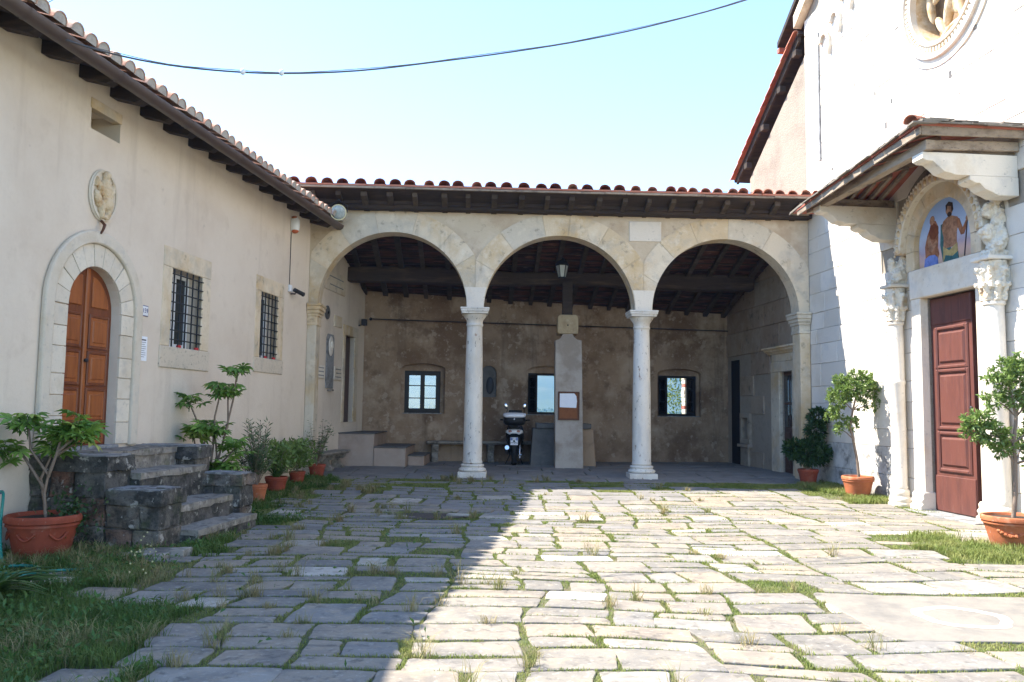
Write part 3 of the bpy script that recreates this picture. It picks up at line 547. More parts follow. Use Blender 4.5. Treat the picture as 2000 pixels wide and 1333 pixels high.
# eaves: deck, rafters, tiles, gutter.  Roof rises away from the court
def eave_z(n): return 5.27 + (.55 - n) * .30
deck = MB().add([L.p(-.35, .5, eave_z(.5) - .03), L.p(16, .5, eave_z(.5) - .03), L.p(16, -5, eave_z(-5) - .03), L.p(-.35, -5, eave_z(-5) - .03), L.p(-.35, .5, eave_z(.5)), L.p(16, .5, eave_z(.5)), L.p(16, -5, eave_z(-5)), L.p(-.35, -5, eave_z(-5))], [(0, 1, 2, 3), (4, 5, 6, 7), (0, 1, 5, 4), (1, 2, 6, 5), (2, 3, 7, 6), (3, 0, 4, 7)]).build('roof', 'wood', house)
u = -.1
while u < 14:
    MB().prof(L, [(-.1, eave_z(-.1) - .19), (.34, eave_z(.34) - .17), (.46, eave_z(.46) - .06), (.46, eave_z(.46) - .032), (-.1, eave_z(-.1) - .032)], u, u + random.uniform(.11, .17)).build('rafter', 'wood', deck); u += random.uniform(.56, .68)
def cap_mesh(name, mat, r0, r1, ln, seg=8, th=.014, plug=None):
    """half-round tile along +y, upper end at y=0, wide end at y=ln"""
    vs = []; 
    for y_, r_ in ((0, r0), (ln, r1)):
        for rr in (r_, r_ - th):
            for i in range(seg + 1):
                a = math.pi * i / seg; vs.append((rr * math.cos(a), y_, rr * math.sin(a) * .95))
    k = seg + 1; fs = []
    for i in range(seg): fs += [(i, i + 1, 2 * k + i + 1, 2 * k + i), (k + i, 3 * k + i, 3 * k + i + 1, k + i + 1), (2 * k + i, 2 * k + i + 1, 3 * k + i + 1, 3 * k + i), (i, k + i, k + i + 1, i + 1)]
    fs += [(0, 2 * k, 3 * k, k), (seg, k + seg, 3 * k + seg, 2 * k + seg)]
    me = MB().add(vs, fs).mesh(name, smooth=50); me.materials.append(M[mat])
    if plug:
        bm = bmesh.new(); bm.from_mesh(me); rr = r1 - th * .5; f = bm.faces.new([bm.verts.new((rr * math.cos(math.pi * i / 8), ln - .008, rr * math.sin(math.pi * i / 8) * .95)) for i in range(9)]); f.material_index = 1
        bm.to_mesh(me); bm.free(); me.materials.append(M[plug])
    return me
M['plug'] = pmat('lime_mortar', (0.42, 0.39, 0.35), [((0.25, 0.22, 0.2), 12, 0.5, 0.68, 0.6)], rough=0.95, bump=0.5, bscale=40)
capL = cap_mesh('roof_tile', 'paletile', .088, .112, .46, plug='plug')
def orient(x, y_, o):
    x = Vector(x).normalized(); y_ = Vector(y_).normalized(); z_ = x.cross(y_).normalized(); x = y_.cross(z_)
    mm = Matrix((x, y_, z_)).transposed().to_4x4(); mm.translation = o; return mm
sl_ = (L.n * 1 + Vector((0, 0, -.30))).normalized()
u = -.25; i = 0
while u < 12.0:
    for r_ in range(3):
        j = random.uniform(-.012, .012); top = L.p(u + j, .6 - .40 * (r_ + 1) + random.uniform(-.015, .02), 0); top.z = eave_z(.6 - .4 * (r_ + 1)) + .035 + .012 * r_ * 0 + random.uniform(0, .012)
        piece('roof_tile', capL, deck, orient(L.d, sl_, top) @ Matrix.Rotation(random.gauss(0, .03), 4, 'Z'))
    u += .235
gz0 = lambda u: 5.16 - .0008 * u
k = 9; vs = []; us = [-.42 + .5 * i for i in range(30)]
for u in us:
    for r_ in (.095, .088):
        for i in range(k): a = math.pi + math.pi * i / (k - 1); vs.append(L.p(u, .575 + r_ * math.cos(a), gz0(u) + .05 + r_ * math.sin(a)))
fs = []
for j in range(len(us) - 1):
    for s_ in (0, k):
        for i in range(k - 1): a = j * 2 * k + s_ + i; fs.append((a, a + 1, a + 2 * k + 1, a + 2 * k))
    for i in (0, k - 1): a = j * 2 * k + i; fs.append((a, a + k, a + 3 * k, a + 2 * k))
for j in (0, len(us) - 1):
    for i in range(k - 1): a = j * 2 * k + i; fs.append((a, a + 1, a + k + 1, a + k))
gut = MB().add(vs, fs).build('gutter', 'gutter', house, smooth=50)
for u in (-.05, 1.5, 3.05, 4.55, 6.05, 7.6, 9.1, 10.6):
    c = MB(); vs = [];
    for uu in (u - .02, u + .02):
        for i in range(k): a = math.pi + math.pi * i / (k - 1); vs.append(L.p(uu, .575 + .101 * math.cos(a), gz0(u) + .05 + .101 * math.sin(a)))
    c.add(vs, [(i, i + 1, k + i + 1, k + i) for i in range(k - 1)]).build('gutter_bracket', 'gutter', gut, smooth=50)

MB().box(L, 11.2, 16, .001, .40, -.1, 5.2).build('added_wing_wall', 'plaster', house)  # wing added out of view to carry the shadow-shaping eave
MB().add([L.p(u_, n_, eave_z(.5) + dz) for dz in (-.03, .03) for u_, n_ in ((8.8, .3), (16.5, .3), (16.5, 1.55), (9.6, .56))], [(0, 1, 2, 3), (4, 7, 6, 5), (0, 4, 5, 1), (1, 5, 6, 2), (2, 6, 7, 3), (3, 7, 4, 0)]).build('added_shadow_eave', 'wood', house)  # unseen eave, tapered outwards to push the near house shadow into the court

# ================================================================== PORTICO
portico = thing('portico', 'open stone portico of three round arches on two marble columns with tiled roof', 'portico', P.p(5, 0, 0))
PL = 10.33
ARC = [(1.70, 3.6, 1.51, .02, 3.38), (5.115, 3.55, 1.56, 3.38, 6.85), (8.57, 3.57, 1.545, 6.85, PL)]
out = [(0.0, 5.60), (PL, 5.60), (PL, 3.58)]
for cu, zs, r_, _, _ in reversed(ARC):
    out += [(cu + r_, zs - .0)] + [(cu + r_ * math.cos(math.pi * i / 24), zs + r_ * math.sin(math.pi * i / 24)) for i in range(1, 24)] + [(cu - r_, zs)]
    if cu > 2: out += []
out += [(0.0, 3.6)]
MB().prism(P, out, -.42, -.014).build('arcade_wall', 'spandrel', portico, smooth=30)
vspec = [[0, 33, 52, 76, 102, 126, 152, 180], [0, 34, 60, 84, 101, 128, 150, 180], [0, 28, 60, 88, 112, 134, 158, 180]]
for (cu, zs, r_, ul, ur), angs in zip(ARC, vspec):
    for a0, a1 in zip(angs[:-1], angs[1:]):
        MB().ring(P, cu, zs, r_ - .004, r_ + .455, a0 + .14, a1 - .14, -.428, random.uniform(-.003, .003), max(4, int((a1 - a0) / 4)), clampu=(ul + .003, ur - .003), clampz=5.585).build('voussoir', 'cream', portico, smooth=30)
MB().cbox(P, 6.55, 7.22, -.1, .006, 5.02, 5.44, .01).build('stone_tablet', 'marble', portico)
for u in (3.38, 6.85):
    hwz = [(.170 + 1.53 - math.sqrt(1.53 ** 2 - (.06 * q) ** 2), 3.575 + .06 * q) for q in range(8)]; MB().prism(P, [(u + a_, b_) for a_, b_ in hwz] + [(u - a_, b_) for a_, b_ in reversed(hwz)], -.432, .007).build('springer', 'marble', portico, smooth=30, bevel=.006)
    z0 = zg(0, 16.8) + .005; c = P.p(u, -.21, 0)
    col = MB().lathe(c, [(.185, z0 + .27), (.205, z0 + .30), (.192, z0 + .34), (.190, z0 + .9), (.187, z0 + 1.5), (.172, 2.6), (.160, 3.18), (.163, 3.21), (.176, 3.22), (.176, 3.25), (.160, 3.26)], 32).build('column', 'colmarble', portico, smooth=50)
    pb = MB().box(W, c.x - .285, c.x + .285, c.y - .285, c.y + .285, z0 - .06, z0 + .115).lathe(c, [(.25, z0 + .115), (.278, z0 + .135), (.28, z0 + .165), (.255, z0 + .185), (.232, z0 + .195), (.222, z0 + .215), (.238, z0 + .225), (.243, z0 + .245), (.228, z0 + .262), (.2, z0 + .27)], 32).build('base', 'colmarble', col, smooth=40)
    md = pb.modifiers.new('bevel', 'BEVEL'); md.width = .02; md.segments = 2; md.limit_method = 'ANGLE'
    MB().lathe(c, [(.162, 3.25), (.17, 3.33), (.20, 3.37), (.235, 3.42), (.245, 3.45), (.2, 3.46)], 32).box(P, u - .265, u + .265, -.21 - .265, -.21 + .265, 3.455, 3.50).box(P, u - .285, u + .285, -.21 - .285, -.21 + .285, 3.50, 3.545).box(P, u - .295, u + .295, -.21 - .295, -.21 + .295, 3.545, 3.58).build('capital', 'colmarble', col, smooth=40, bevel=.006)
# end responds
for nm, u0, u1 in (('l', 0.0, .19), ('r', PL - .22, PL - .0)):
    rs = MB().box(P, u0, u1, -.4, .02, .1, 3.2).build('respond', 'cream', portico, bevel=.02)
    k_ = MB()
    for i_, (e, za, zb) in enumerate(((.02, 3.16, 3.22), (.012, 3.22, 3.34), (.035, 3.34, 3.40), (.06, 3.40, 3.47), (.085, 3.47, 3.55), (.10, 3.55, 3.60))): k_.box(P, u0 - (e if nm == 'r' else 0), u1 + (e if nm == 'l' else -.002), -.4 - e, .02 + e, za, zb)
    k_.build('capital', 'cream', rs, bevel=.008)
# back wall with three windows
bw = MB().box(B, -.35, 9.75, -.5, 0, -.1, 4.5).build('back_wall', 'backplaster', portico)
WIN = [(1.05, 1.95), (4.2, 5.15), (7.68, 8.72)]
cts = []
for (u0, u1), ex in zip(WIN, (.10, .06, .08)):
    cu = (u0 + u1) / 2; hw = (u1 - u0) / 2
    cts.append(MB().box(B, u0, u1, -.8, .3, 1.4, 2.46))
    cts.append(MB().prism(B, [(cu - hw - ex, 1.38), (cu + hw + ex, 1.38), (cu + hw + ex, 2.5)] + [(cu + (hw + ex) * math.cos(math.pi * i / 10), 2.5 + .14 * math.sin(math.pi * i / 10)) for i in range(1, 10)] + [(cu - hw - ex, 2.5)], -.16, .3))
cts.append(MB().prism(B, archpts(3.16, .2, 1.82, 2.42), -.12, .3))
cut(bw, cts)
nb = MB().prism(B, archpts(3.16, .2, 1.82, 2.42), -.14, -.1).build('niche_panel', 'greystone', portico); MB().ell(B.p(3.2, -.09, 2.12), (.1, .03, .22), seg=14).build('niche_figure', 'iron', nb, smooth=180)
def sash(parent, o, rgt, w_, z0, z1, name='sash', pane='glass', rows=3, th=.04):
    """window leaf hinged at o, running along vector rgt"""
    rgt = Vector(rgt).normalized(); nn = Vector((rgt.y, -rgt.x, 0)); Fr = Frame((o.x, o.y, 0), rgt, nn); mb = MB(); b_ = .055
    mb.box(Fr, 0, b_, 0, th, z0, z1).box(Fr, w_ - b_, w_, 0, th, z0, z1).box(Fr, b_, w_ - b_, 0, th, z0, z0 + b_).box(Fr, b_, w_ - b_, 0, th, z1 - b_, z1)
    for i in range(1, rows): z = z0 + (z1 - z0) * i / rows; mb.box(Fr, b_, w_ - b_, .005, th - .005, z - .012, z + .012)
    s = mb.build(name, 'black', parent)
    if pane:
        for i in range(rows): MB().box(Fr, b_, w_ - b_, th / 2 - .003, th / 2 + .003, z0 + (z1 - z0) * i / rows + .012, z0 + (z1 - z0) * (i + 1) / rows - .012).build('pane', pane, s)
    return s
def clear_glass():
    mt = bpy.data.materials.new('clear_glass'); mt.use_nodes = True; t = mt.node_tree; b_ = t.nodes['Principled BSDF']
    tr = t.nodes.new('ShaderNodeBsdfTransparent'); tr.inputs[0].default_value = (.93, .95, .97, 1); gl = t.nodes.new('ShaderNodeBsdfGlossy'); gl.inputs['Roughness'].default_value = .02; fz = t.nodes.new('ShaderNodeFresnel'); ms = t.nodes.new('ShaderNodeMixShader')
    t.links.new(fz.outputs[0], ms.inputs[0]); t.links.new(tr.outputs[0], ms.inputs[1]); t.links.new(gl.outputs[0], ms.inputs[2]); t.links.new(ms.outputs[0], t.nodes['Material Output'].inputs[0]); return mt
M['clear'] = clear_glass()
for k_, (u0, u1) in enumerate(WIN):
    f_ = MB().box(B, u0 + .001, u0 + .06, -.26, -.2, 1.401, 2.459).box(B, u1 - .06, u1 - .001, -.26, -.2, 1.401, 2.459).box(B, u0 + .06, u1 - .06, -.26, -.2, 1.401, 1.46).box(B, u0 + .06, u1 - .06, -.26, -.2, 2.40, 2.459).build('window_frame', 'black', portico)
    hw = (u1 - u0) / 2 - .06
    if k_ == 0:
        sash(f_, B.p(u0 + .06, -.24, 0), B.d, hw, 1.46, 2.40, pane='clear'); sash(f_, B.p(u0 + .06 + hw, -.24, 0), B.d, hw, 1.46, 2.40, pane='clear')
    elif k_ == 1:
        sash(f_, B.p(u0 + .05, -.19, 0), B.d * .32 + B.n, hw, 1.46, 2.40, pane='clear')
    else:
        sash(f_, B.p(u0 + .05, -.19, 0), B.d * .10 + B.n * .95, hw, 1.46, 2.40, pane='clear'); sash(f_, B.p(u1 - .06, -.19, 0), B.d * -.62 + B.n * .75, hw, 1.46, 2.40, pane='clear')
    MB().cbox(B, u0 - .04, u1 + .04, -.24, -.01, 1.36, 1.402, .008).build('sill', 'blueslab', f_)
# iron tie rod along the back wall
MB().tube([B.p(.16, .12, 3.71), B.p(9.5, .12, 3.66)], .014, 6).ell(B.p(.17, .12, 3.71), (.04, .04, .04)).build('tie_rod', 'iron', portico, smooth=60)
# roof: falls away from the court
def rz(n): return 5.86 + (n - .75) * .31 if n < .75 else 5.86      # underside of deck at depth n
def rp(u, n, dz): return P.p(u, n, rz(n) + dz)
N0, N1 = .66, -6.2
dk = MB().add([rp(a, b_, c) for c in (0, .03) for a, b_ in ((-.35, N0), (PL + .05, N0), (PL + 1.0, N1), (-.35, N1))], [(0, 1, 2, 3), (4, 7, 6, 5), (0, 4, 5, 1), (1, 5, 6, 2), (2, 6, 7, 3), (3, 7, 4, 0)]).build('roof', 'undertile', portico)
u = .05
while u < PL:
    j = random.uniform(-.04, .04); w_ = random.uniform(.085, .12)
    MB().add([P.p(u + j + a, b_, rz(b_) + c) for c in (-.10, -.003) for a, b_ in ((0, N0 - .1), (w_, N0 - .1), (w_, -5.9), (0, -5.9))], [(0, 1, 2, 3), (4, 7, 6, 5), (0, 4, 5, 1), (1, 5, 6, 2), (2, 6, 7, 3), (3, 7, 4, 0)]).build('rafter', 'rafterwood', dk); u += .52
n = .1
while n > -5.6:
    MB().add([P.p(a, n + b_, rz(n) + c) for c in (-.028, -.002) for a, b_ in ((-.3, 0), (PL, 0), (PL, -.045), (-.3, -.045))], [(0, 1, 2, 3), (4, 7, 6, 5), (0, 4, 5, 1), (1, 5, 6, 2), (2, 6, 7, 3), (3, 7, 4, 0)]).build('batten', 'wood', dk); n -= .31
# eave beam, fascia boards
bm_ = MB().box(P, .0, PL + .02, -.40, .20, 5.535, 5.72).build('eave_beam', 'wood', dk, bevel=.02); roughen(bm_, .02, 3.0, 5)
u = -.35
while u < PL:
    u1 = min(u + random.uniform(1.3, 2.4), PL + .05); d = random.uniform(-.008, .008)
    MB().add([P.p(a, b_, 5.845 + c + d) for c in (-.022, .012) for a, b_ in ((u, .56), (u1 - .01, .56), (u1 - .01, .71), (u, .71))], [(0, 1, 2, 3), (4, 7, 6, 5), (0, 4, 5, 1), (1, 5, 6, 2), (2, 6, 7, 3), (3, 7, 4, 0)]).build('eave_board', 'rotwood', dk); u = u1
MB().box(P, .1, PL, .21, .25, 5.62, 5.74).build('fascia', 'wood', dk)
MB().add([P.p(a, b_, rz(b_) + c) for c in (-.016, -.001) for a, b_ in ((-.34, N0 - .005), (PL + .03, N0 - .005), (PL + .03, .10), (-.34, .10))], [(0, 1, 2, 3), (4, 7, 6, 5), (0, 4, 5, 1), (1, 5, 6, 2), (2, 6, 7, 3), (3, 7, 4, 0)]).build('soffit_shade_sheet', 'wood', dk)  # dark sheet added under the eave; the band's shade is in its colour
capP = cap_mesh('roof_tile', 'darktile', .115, .13, .46); capPr = cap_mesh('roof_tile', 'tile', .10, .12, .46)
sp = (P.n * -1 + Vector((0, 0, -.31))).normalized()
u = -.2; i = 0
while u < PL + .1:
    for r_ in range(3):
        j = random.uniform(-.03, .03) if r_ == 0 else j + random.uniform(-.02, .02)
        top = P.p(u + j, .74 - .36 * r_ + random.uniform(-.03, .03), 0); top.z = 5.90 - .36 * r_ * .31 + random.uniform(0, .02)
        piece('roof_tile', capPr if u > 6.4 or random.random() < .25 else capP, dk, orient(P.d, sp, top) @ Matrix.Rotation(random.gauss(0, .08), 4, 'Z') @ Matrix.Rotation(random.gauss(0, .04), 4, 'Y'))
    u += .32 + random.uniform(-.03, .03) if u < 7 else .25
tg = MB()   # channel tiles between, seen only as a low wave
tg.add([P.p(a, b_, 5.875 + (b_ - .72) * .31 + c) for c in (0, .035) for a, b_ in ((-.33, .70), (PL + .04, .70), (PL + .9, -6.1), (-.33, -6.1))], [(0, 1, 2, 3), (4, 7, 6, 5), (0, 4, 5, 1), (1, 5, 6, 2), (2, 6, 7, 3), (3, 7, 4, 0)]).build('channel_tiles', 'tile', dk)
# great cross beam on a post
bb = MB().add([Vector((-3.95 + 9.75 * i / 10, 19.2 + .012 * i * 5 + a, 4.62 + .02 * math.sin(i * 1.3) + b_ * (1 + .12 * math.sin(i * .9)))) for i in range(11) for a, b_ in ((-.15, -.17), (.15, -.17), (.15, .17), (-.15, .17))], [(4 * i + k, 4 * i + (k + 1) % 4, 4 * i + 4 + (k + 1) % 4, 4 * i + 4 + k) for i in range(10) for k in range(4)] + [(3, 2, 1, 0), (40, 41, 42, 43)]).build('cross_beam', 'wood', portico, bevel=.03); roughen(bb, .035, 1.6, 3)
MB().box(W, 1.17, 1.40, 19.12, 19.35, 3.70, 4.5).build('post', 'wood', portico, bevel=.01)

# ================================================================== CHURCH
church = thing('church', 'pale stone church with carved portal, round relief and lower roughcast side aisle', 'church', R.p(4.5, 0, 0))
cw = MB().prism(R, [(-.12, -.1), (12, -.1), (12, 9.9), (5.0, 13.2), (-.12, 10.3)], -.8, -.03).build('facade_wall', 'mortar', church)
iw = MB().box(R, -6.2, -.12, -.8, -.03, -.1, 5.6).build('inner_wall', 'mortar', church)
RH = [(4.62 + .85 * math.cos(2 * math.pi * i / 40), 8.16 + .85 * math.sin(2 * math.pi * i / 40)) for i in range(40)]
cut(cw, [MB().box(R, 3.94, 5.22, -1.2, .3, -.2, 3.36), MB().prism(R, RH, -.42, .3)])
cut(iw, [MB().box(R, -1.55, -.90, -.5, .3, .1, 2.43), MB().box(R, -4.66, -4.10, -.6, .3, .1, 2.86), MB().box(R, -3.84, -3.46, -.35, .3, .86, 1.38)])
# interior behind the open doors
MB().box(R, 3.6, 6.2, -1.6, -1.5, -.1, 3.8).box(R, 5.9, 6.0, -1.5, -.8, -.1, 3.8).box(R, 3.6, 3.7, -1.5, -.8, -.1, 3.8).box(R, 3.6, 6.2, -1.5, -.8, 3.7, 3.8).build('church_interior', 'void', church)
def gable(u): return 10.25 + .55 * (u + .12) if u < 5 else 13.1 - .5 * (u - 5)
def in_portal(u0, u1, z0, z1):
    if u1 < 3.28 or u0 > 5.76: return False
    if z1 <= 3.9: return u1 > 3.70 and u0 < 5.46
    cu, cz = 4.51, 4.18
    nu = min(max(cu, u0), u1); nz = min(max(cz, z0), z1)
    return math.hypot(nu - cu, nz - cz) < .93
z = 0.0; nbk = 0
while z < 10.9:
    h = random.choice((.30, .34, .40, .46)) if z > .5 else .48; u = -.12 + random.uniform(-.4, 0)
    while u < 7.6:
        w_ = random.uniform(.5, 1.05); a, b_ = max(u, -.118), u + w_; u += w_
        if b_ - a < .1 or z + h > gable((a + b_) / 2) - .4: continue
        if in_portal(a, b_, z, z + h):
            if a < 3.70 and z < 3.9 and 3.70 - a > .12: b_ = 3.695
            elif b_ > 5.46 and z < 3.9 and b_ - 5.46 > .12: a = 5.465
            else: continue
        if math.hypot((a + b_) / 2 - 4.55, (z + h / 2) - 8.35) < 1.3 and z > 6.9: continue
        MB().cbox(R, a + .0025, b_ - .0025, -.06, random.uniform(-.004, .006), z + .0025, z + h - .0025, .006, .003).build('ashlar_block', 'ashlarlow' if z < .9 and u < 3.4 else 'ashlar', cw); nbk += 1
    z += h
z = .15
while z < 5.2:
    h = random.uniform(.42, .62); u = -6.0 + random.uniform(-.3, .0)
    while u < -.12:
        w_ = random.uniform(.7, 1.3); a, b_ = u, min(u + w_, -.122); u += w_
        if b_ - a < .12 or a < -5.6: continue
        bad = (b_ > -2.02 and a < -.50 and z < 2.95) or (b_ > -4.70 and a < -4.06 and z < 2.9) or (b_ > -3.92 and a < -3.40 and z < 1.5 and z + h > .75)
        if bad: continue
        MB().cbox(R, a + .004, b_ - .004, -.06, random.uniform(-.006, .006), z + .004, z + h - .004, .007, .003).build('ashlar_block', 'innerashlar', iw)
    z += h
# plain ashlar backing where blocks step round the openings
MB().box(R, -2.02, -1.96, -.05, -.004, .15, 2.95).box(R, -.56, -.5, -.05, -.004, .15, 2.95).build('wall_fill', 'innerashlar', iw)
# round relief (tondo)
TC, TZ = 4.62, 8.16
MB().prism(R, [(TC + 1.75 * math.cos(2 * math.pi * i / 24), TZ + 1.75 * math.sin(2 * math.pi * i / 24)) for i in range(24)], -.028, -.010).build('roundel_setting', 'ashlar', cw)
cut(bpy.data.objects['roundel_setting'], [MB().prism(R, RH, -.3, .3)])
MB().prism(R, archpts(4.5, 1.4, 3.9, 4.14, 1.4, 20), -.028, -.010).build('portal_setting', 'ashlar', cw)
td = MB().ring(R, TC, TZ, .86, 1.2, 0, 359.99, -.06, .02, 64).build('relief_roundel', 'marble', church, smooth=30)
MB().ring(R, TC, TZ, .98, 1.07, 0, 359.99, .0, .075, 64).build('outer_moulding', 'marble', td, smooth=30, bevel=.012); MB().ring(R, TC, TZ, .80, .87, 0, 359.99, -.06, .06, 64).build('inner_moulding', 'marble', td, smooth=30, bevel=.01)
dn = MB()
for i in range(72): a = 5 * i; dn.ring(R, TC, TZ, .89, .95, a, a + 2.7, .018, .05, 1)
dn.build('dentils', 'carved', td)
bk = MB(); pts = [(TC + .82 * math.cos(2 * math.pi * i / 40), TZ + .82 * math.sin(2 * math.pi * i / 40)) for i in range(40)]; bk.prism(R, [(TC + (u - TC) * 1.04, TZ + (z - TZ) * 1.04) for u, z in pts], -.44, -.36).build('relief_ground', 'relieffield', td); MB().ring(R, TC, TZ, .80, .86, 0, 359.99, -.38, -.05, 48).build('lining', 'carvedfig', td, smooth=30)
rf = MB(); e = lambda u, n, z, a, b_, c, rot=0: rf.ell(R.p(TC + u, n - .2, TZ + z), (a, b_, c), Matrix((-R.d, R.n, Vector((0, 0, 1)))).transposed() @ Matrix.Rotation(R_(rot), 3, 'Y'))
for q in ((0, .0, .12, .17, .13, .26, 0), (0, .04, .46, .10, .11, .13, 0), (.12, .0, -.26, .06, .09, .34, 14), (-.12, .02, -.26, .06, .09, .34, -14), (.0, -.04, -.2, .1, .06, .2, 0), (.30, .02, .18, .055, .07, .24, 42), (-.32, .02, .14, .055, .07, .26, -52), (.50, .04, .0, .10, .07, .07, 20), (-.52, .04, .28, .08, .07, .12, 20), (0, .0, -.58, .30, .10, .05, 8), (.22, .02, -.68, .05, .09, .12, 30), (-.22, .02, -.68, .05, .09, .12, -34), (.36, -.02, -.42, .06, .09, .22, -24), (-.38, -.02, -.42, .06, .09, .22, 28), (.47, -.02, .42, .07, .08, .22, -34), (-.42, -.02, .56, .07, .08, .18, 40), (.0, .0, .68, .14, .08, .06, 0), (.62, -.02, .12, .05, .08, .3, -8), (-.64, -.02, .0, .05, .08, .3, 8), (.05, .02, -.74, .05, .08, .09, 0)): e(*q)
ro = remesh(rf.build('carved_figure', 'carvedfig', td), .022, 2)
# blind arcading under the gable, thin vertical rib, putlog holes painted as dark patches, drip line
for i in range(9):
    u = .62 + .44 * i; zt = 9.05 + .245 * i
    MB().ring(R, u + .2, zt, .12, .2, 0, 180, -.02, .07, 10).box(R, u + .36, u + .44, -.02, .07, zt - .22, zt).prism(R, [(u + .34, zt - .22), (u + .46, zt - .22), (u + .40, zt - .38)], -.02, .08).build('blind_arch', 'marble', cw, smooth=30)
MB().box(R, .50, .56, -.02, .035, 6.65, 9.35).build('thin_pilaster', 'blueslab', cw, bevel=.01)
for u, z, a, b_ in ((4.74, 6.72, .045, .08), (5.32, 7.22, .06, .08), (3.13, 6.91, .03, .06), (1.92, 7.69, .025, .05), (2.93, 6.55, .035, .08), (2.6, 7.25, .02, .05), (2.45, 6.1, .03, .05), (1.0, 6.35, .03, .04), (.55, 7.4, .03, .04)):
    MB().box(R, u - a * .7, u + a * .7, -.03, .0062, z - b_ * .7, z + b_ * .7).build('painted_putlog_hole', 'greystone', cw)  # grey patches at the wall face stand for the shade in uncut holes
# main roof verge at the corner
vg = MB().add([R.p(u, n, z_) for u, z_ in ((-1.05, 9.72), (5.0, 13.55)) for n, dz in ((-3, 0), (.2, 0))] + [R.p(u, n, z_ + .12) for u, z_ in ((-1.05, 9.72), (5.0, 13.55)) for n in (-3, .2)], [(0, 1, 3, 2), (4, 6, 7, 5), (0, 4, 5, 1), (1, 5, 7, 3), (3, 7, 6, 2), (2, 6, 4, 0)]).build('main_roof', 'wood', church)
MB().add([R.p(u, n, z_ + dz) for dz in (-.28, 0) for u, z_ in ((-.3, 10.1), (5.0, 13.46)) for n in (-.02, .16)], [(0, 1, 3, 2), (4, 6, 7, 5), (0, 4, 5, 1), (1, 5, 7, 3), (3, 7, 6, 2), (2, 6, 4, 0)]).build('raking_cornice', 'cream', vg)
MB().box(R, -1.1, -.98, -3, .18, 9.60, 9.70).build('roof_edge', 'tile', vg)
# side aisle above the portico
ai = MB().prism(R, [(-3.32, 4.5), (-.12, 4.5), (-.12, 9.25), (-3.32, 7.35)], -.8, -.05).build('aisle_wall', 'roughcast', church)
MB().box(R, -3.32, -3.0, -7, -.8, 4.5, 7.3).build('aisle_side_wall', 'roughcast', ai)
def az_(u): return 7.52 + (u + 3.95) * .585
ar = MB().add([R.p(u, n, az_(u) + dz) for dz in (-.05, 0) for u in (-4.0, -.2) for n in (-7, .10)], [(0, 1, 3, 2), (4, 6, 7, 5), (0, 4, 5, 1), (1, 5, 7, 3), (3, 7, 6, 2), (2, 6, 4, 0)]).build('aisle_roof', 'wood', church)
MB().add([R.p(u, n, az_(u) - .06 + dz) for dz in (-.12, 0) for u in (-3.9, -.25) for n in (.02, .08)], [(0, 1, 3, 2), (4, 6, 7, 5), (0, 4, 5, 1), (1, 5, 7, 3), (3, 7, 6, 2), (2, 6, 4, 0)]).build('barge_board', 'wood', ar)
for u in (-3.25, -2.2, -1.25, -.42): MB().box(R, u - .09, u + .09, -.05, .10, az_(u) - .34, az_(u) - .2).build('purlin_end', 'wood', ar, bevel=.01)
capA = cap_mesh('verge_tile', 'tile', .09, .11, .40); ds = (-R.d + Vector((0, 0, -.585))).normalized(); i = 0
while i < 13:
    u = -.25 - i * .29
    for n in (.10, -.13):
        piece('verge_tile', capA, ar, orient(-R.n, ds, R.p(u, n, az_(u) + .02)))
    i += 1
# --- portal
pj = MB().cbox(R, 3.70, 3.94, -.35, .10, .30, 3.36, .01).cbox(R, 5.22, 5.46, -.35, .06, .30, 3.36, .01).build('door_jambs', 'marble', church)
for a, b_, q_ in ((3.66, 3.96, 0), (5.20, 5.50, -.04)):
    MB().prof(R, [(-.3, .0), (.19 + q_, .0), (.19 + q_, .09), (.15 + q_, .12), (.175 + q_, .17), (.14 + q_, .21), (.15 + q_, .26), (.12 + q_, .30), (-.3, .30)], a, b_).build('jamb_base', 'marble', pj, bevel=.01)
ln = MB().cbox(R, 3.68, 5.48, -.4, .115, 3.362, 3.83, .012).build('lintel', 'marble', church)
MB().box(R, 3.7, 5.46, -1.0, .34, -.08, .028).build('threshold', 'blueslab', church, bevel=.01)
# tympanum ring of voussoirs
CU, CZ = 4.515, 4.14
ty = MB().prism(R, archpts(CU, .90, 3.832, CZ, .90, 24), -.3, -.02).build('tympanum', 'cream', church)
for i in range(9): MB().ring(R, CU, CZ, .70, .93, 20 * i + .2, 20 * i + 19.8, -.04, .10 + random.uniform(-.003, .003), 5).build('voussoir', 'cream', ty, smooth=30)
for s_ in (-1, 1):
    a, b_ = sorted((CU + s_ * .70, CU + s_ * .93)); MB().cbox(R, a, b_, -.04, .10, 3.834, CZ - .003, .006).build('tympanum_jamb', 'cream', ty)
ac = MB().ring(R, CU, CZ, .935, 1.10, 0, 180, -.04, .20, 36).build('archivolt', 'carved', church, smooth=30, bevel=.012)
bd = MB()
for i in range(46): a = R_(i * 4 + 1); bd.ell(R.p(CU + 1.075 * math.cos(a), .205, CZ + 1.075 * math.sin(a)), (.022, .022, .022), seg=6, rings=4)
bd.build('bead_moulding', 'carved', ac, smooth=180)
lf = MB()
for i in range(24):
    a = R_(i * 7.5 + 3); lf.ell(R.p(CU + 1.005 * math.cos(a), .20, CZ + 1.005 * math.sin(a)), (.038, .03, .055), seg=8, rings=5)
lf.build('carved_foliage', 'carvedfig', ac, smooth=180)
MB().ring(R, CU, CZ, 1.105, 1.32, -2, 182, -.03, .06, 30).build('rough_outer_arch', 'lightstone', ac, smooth=30)
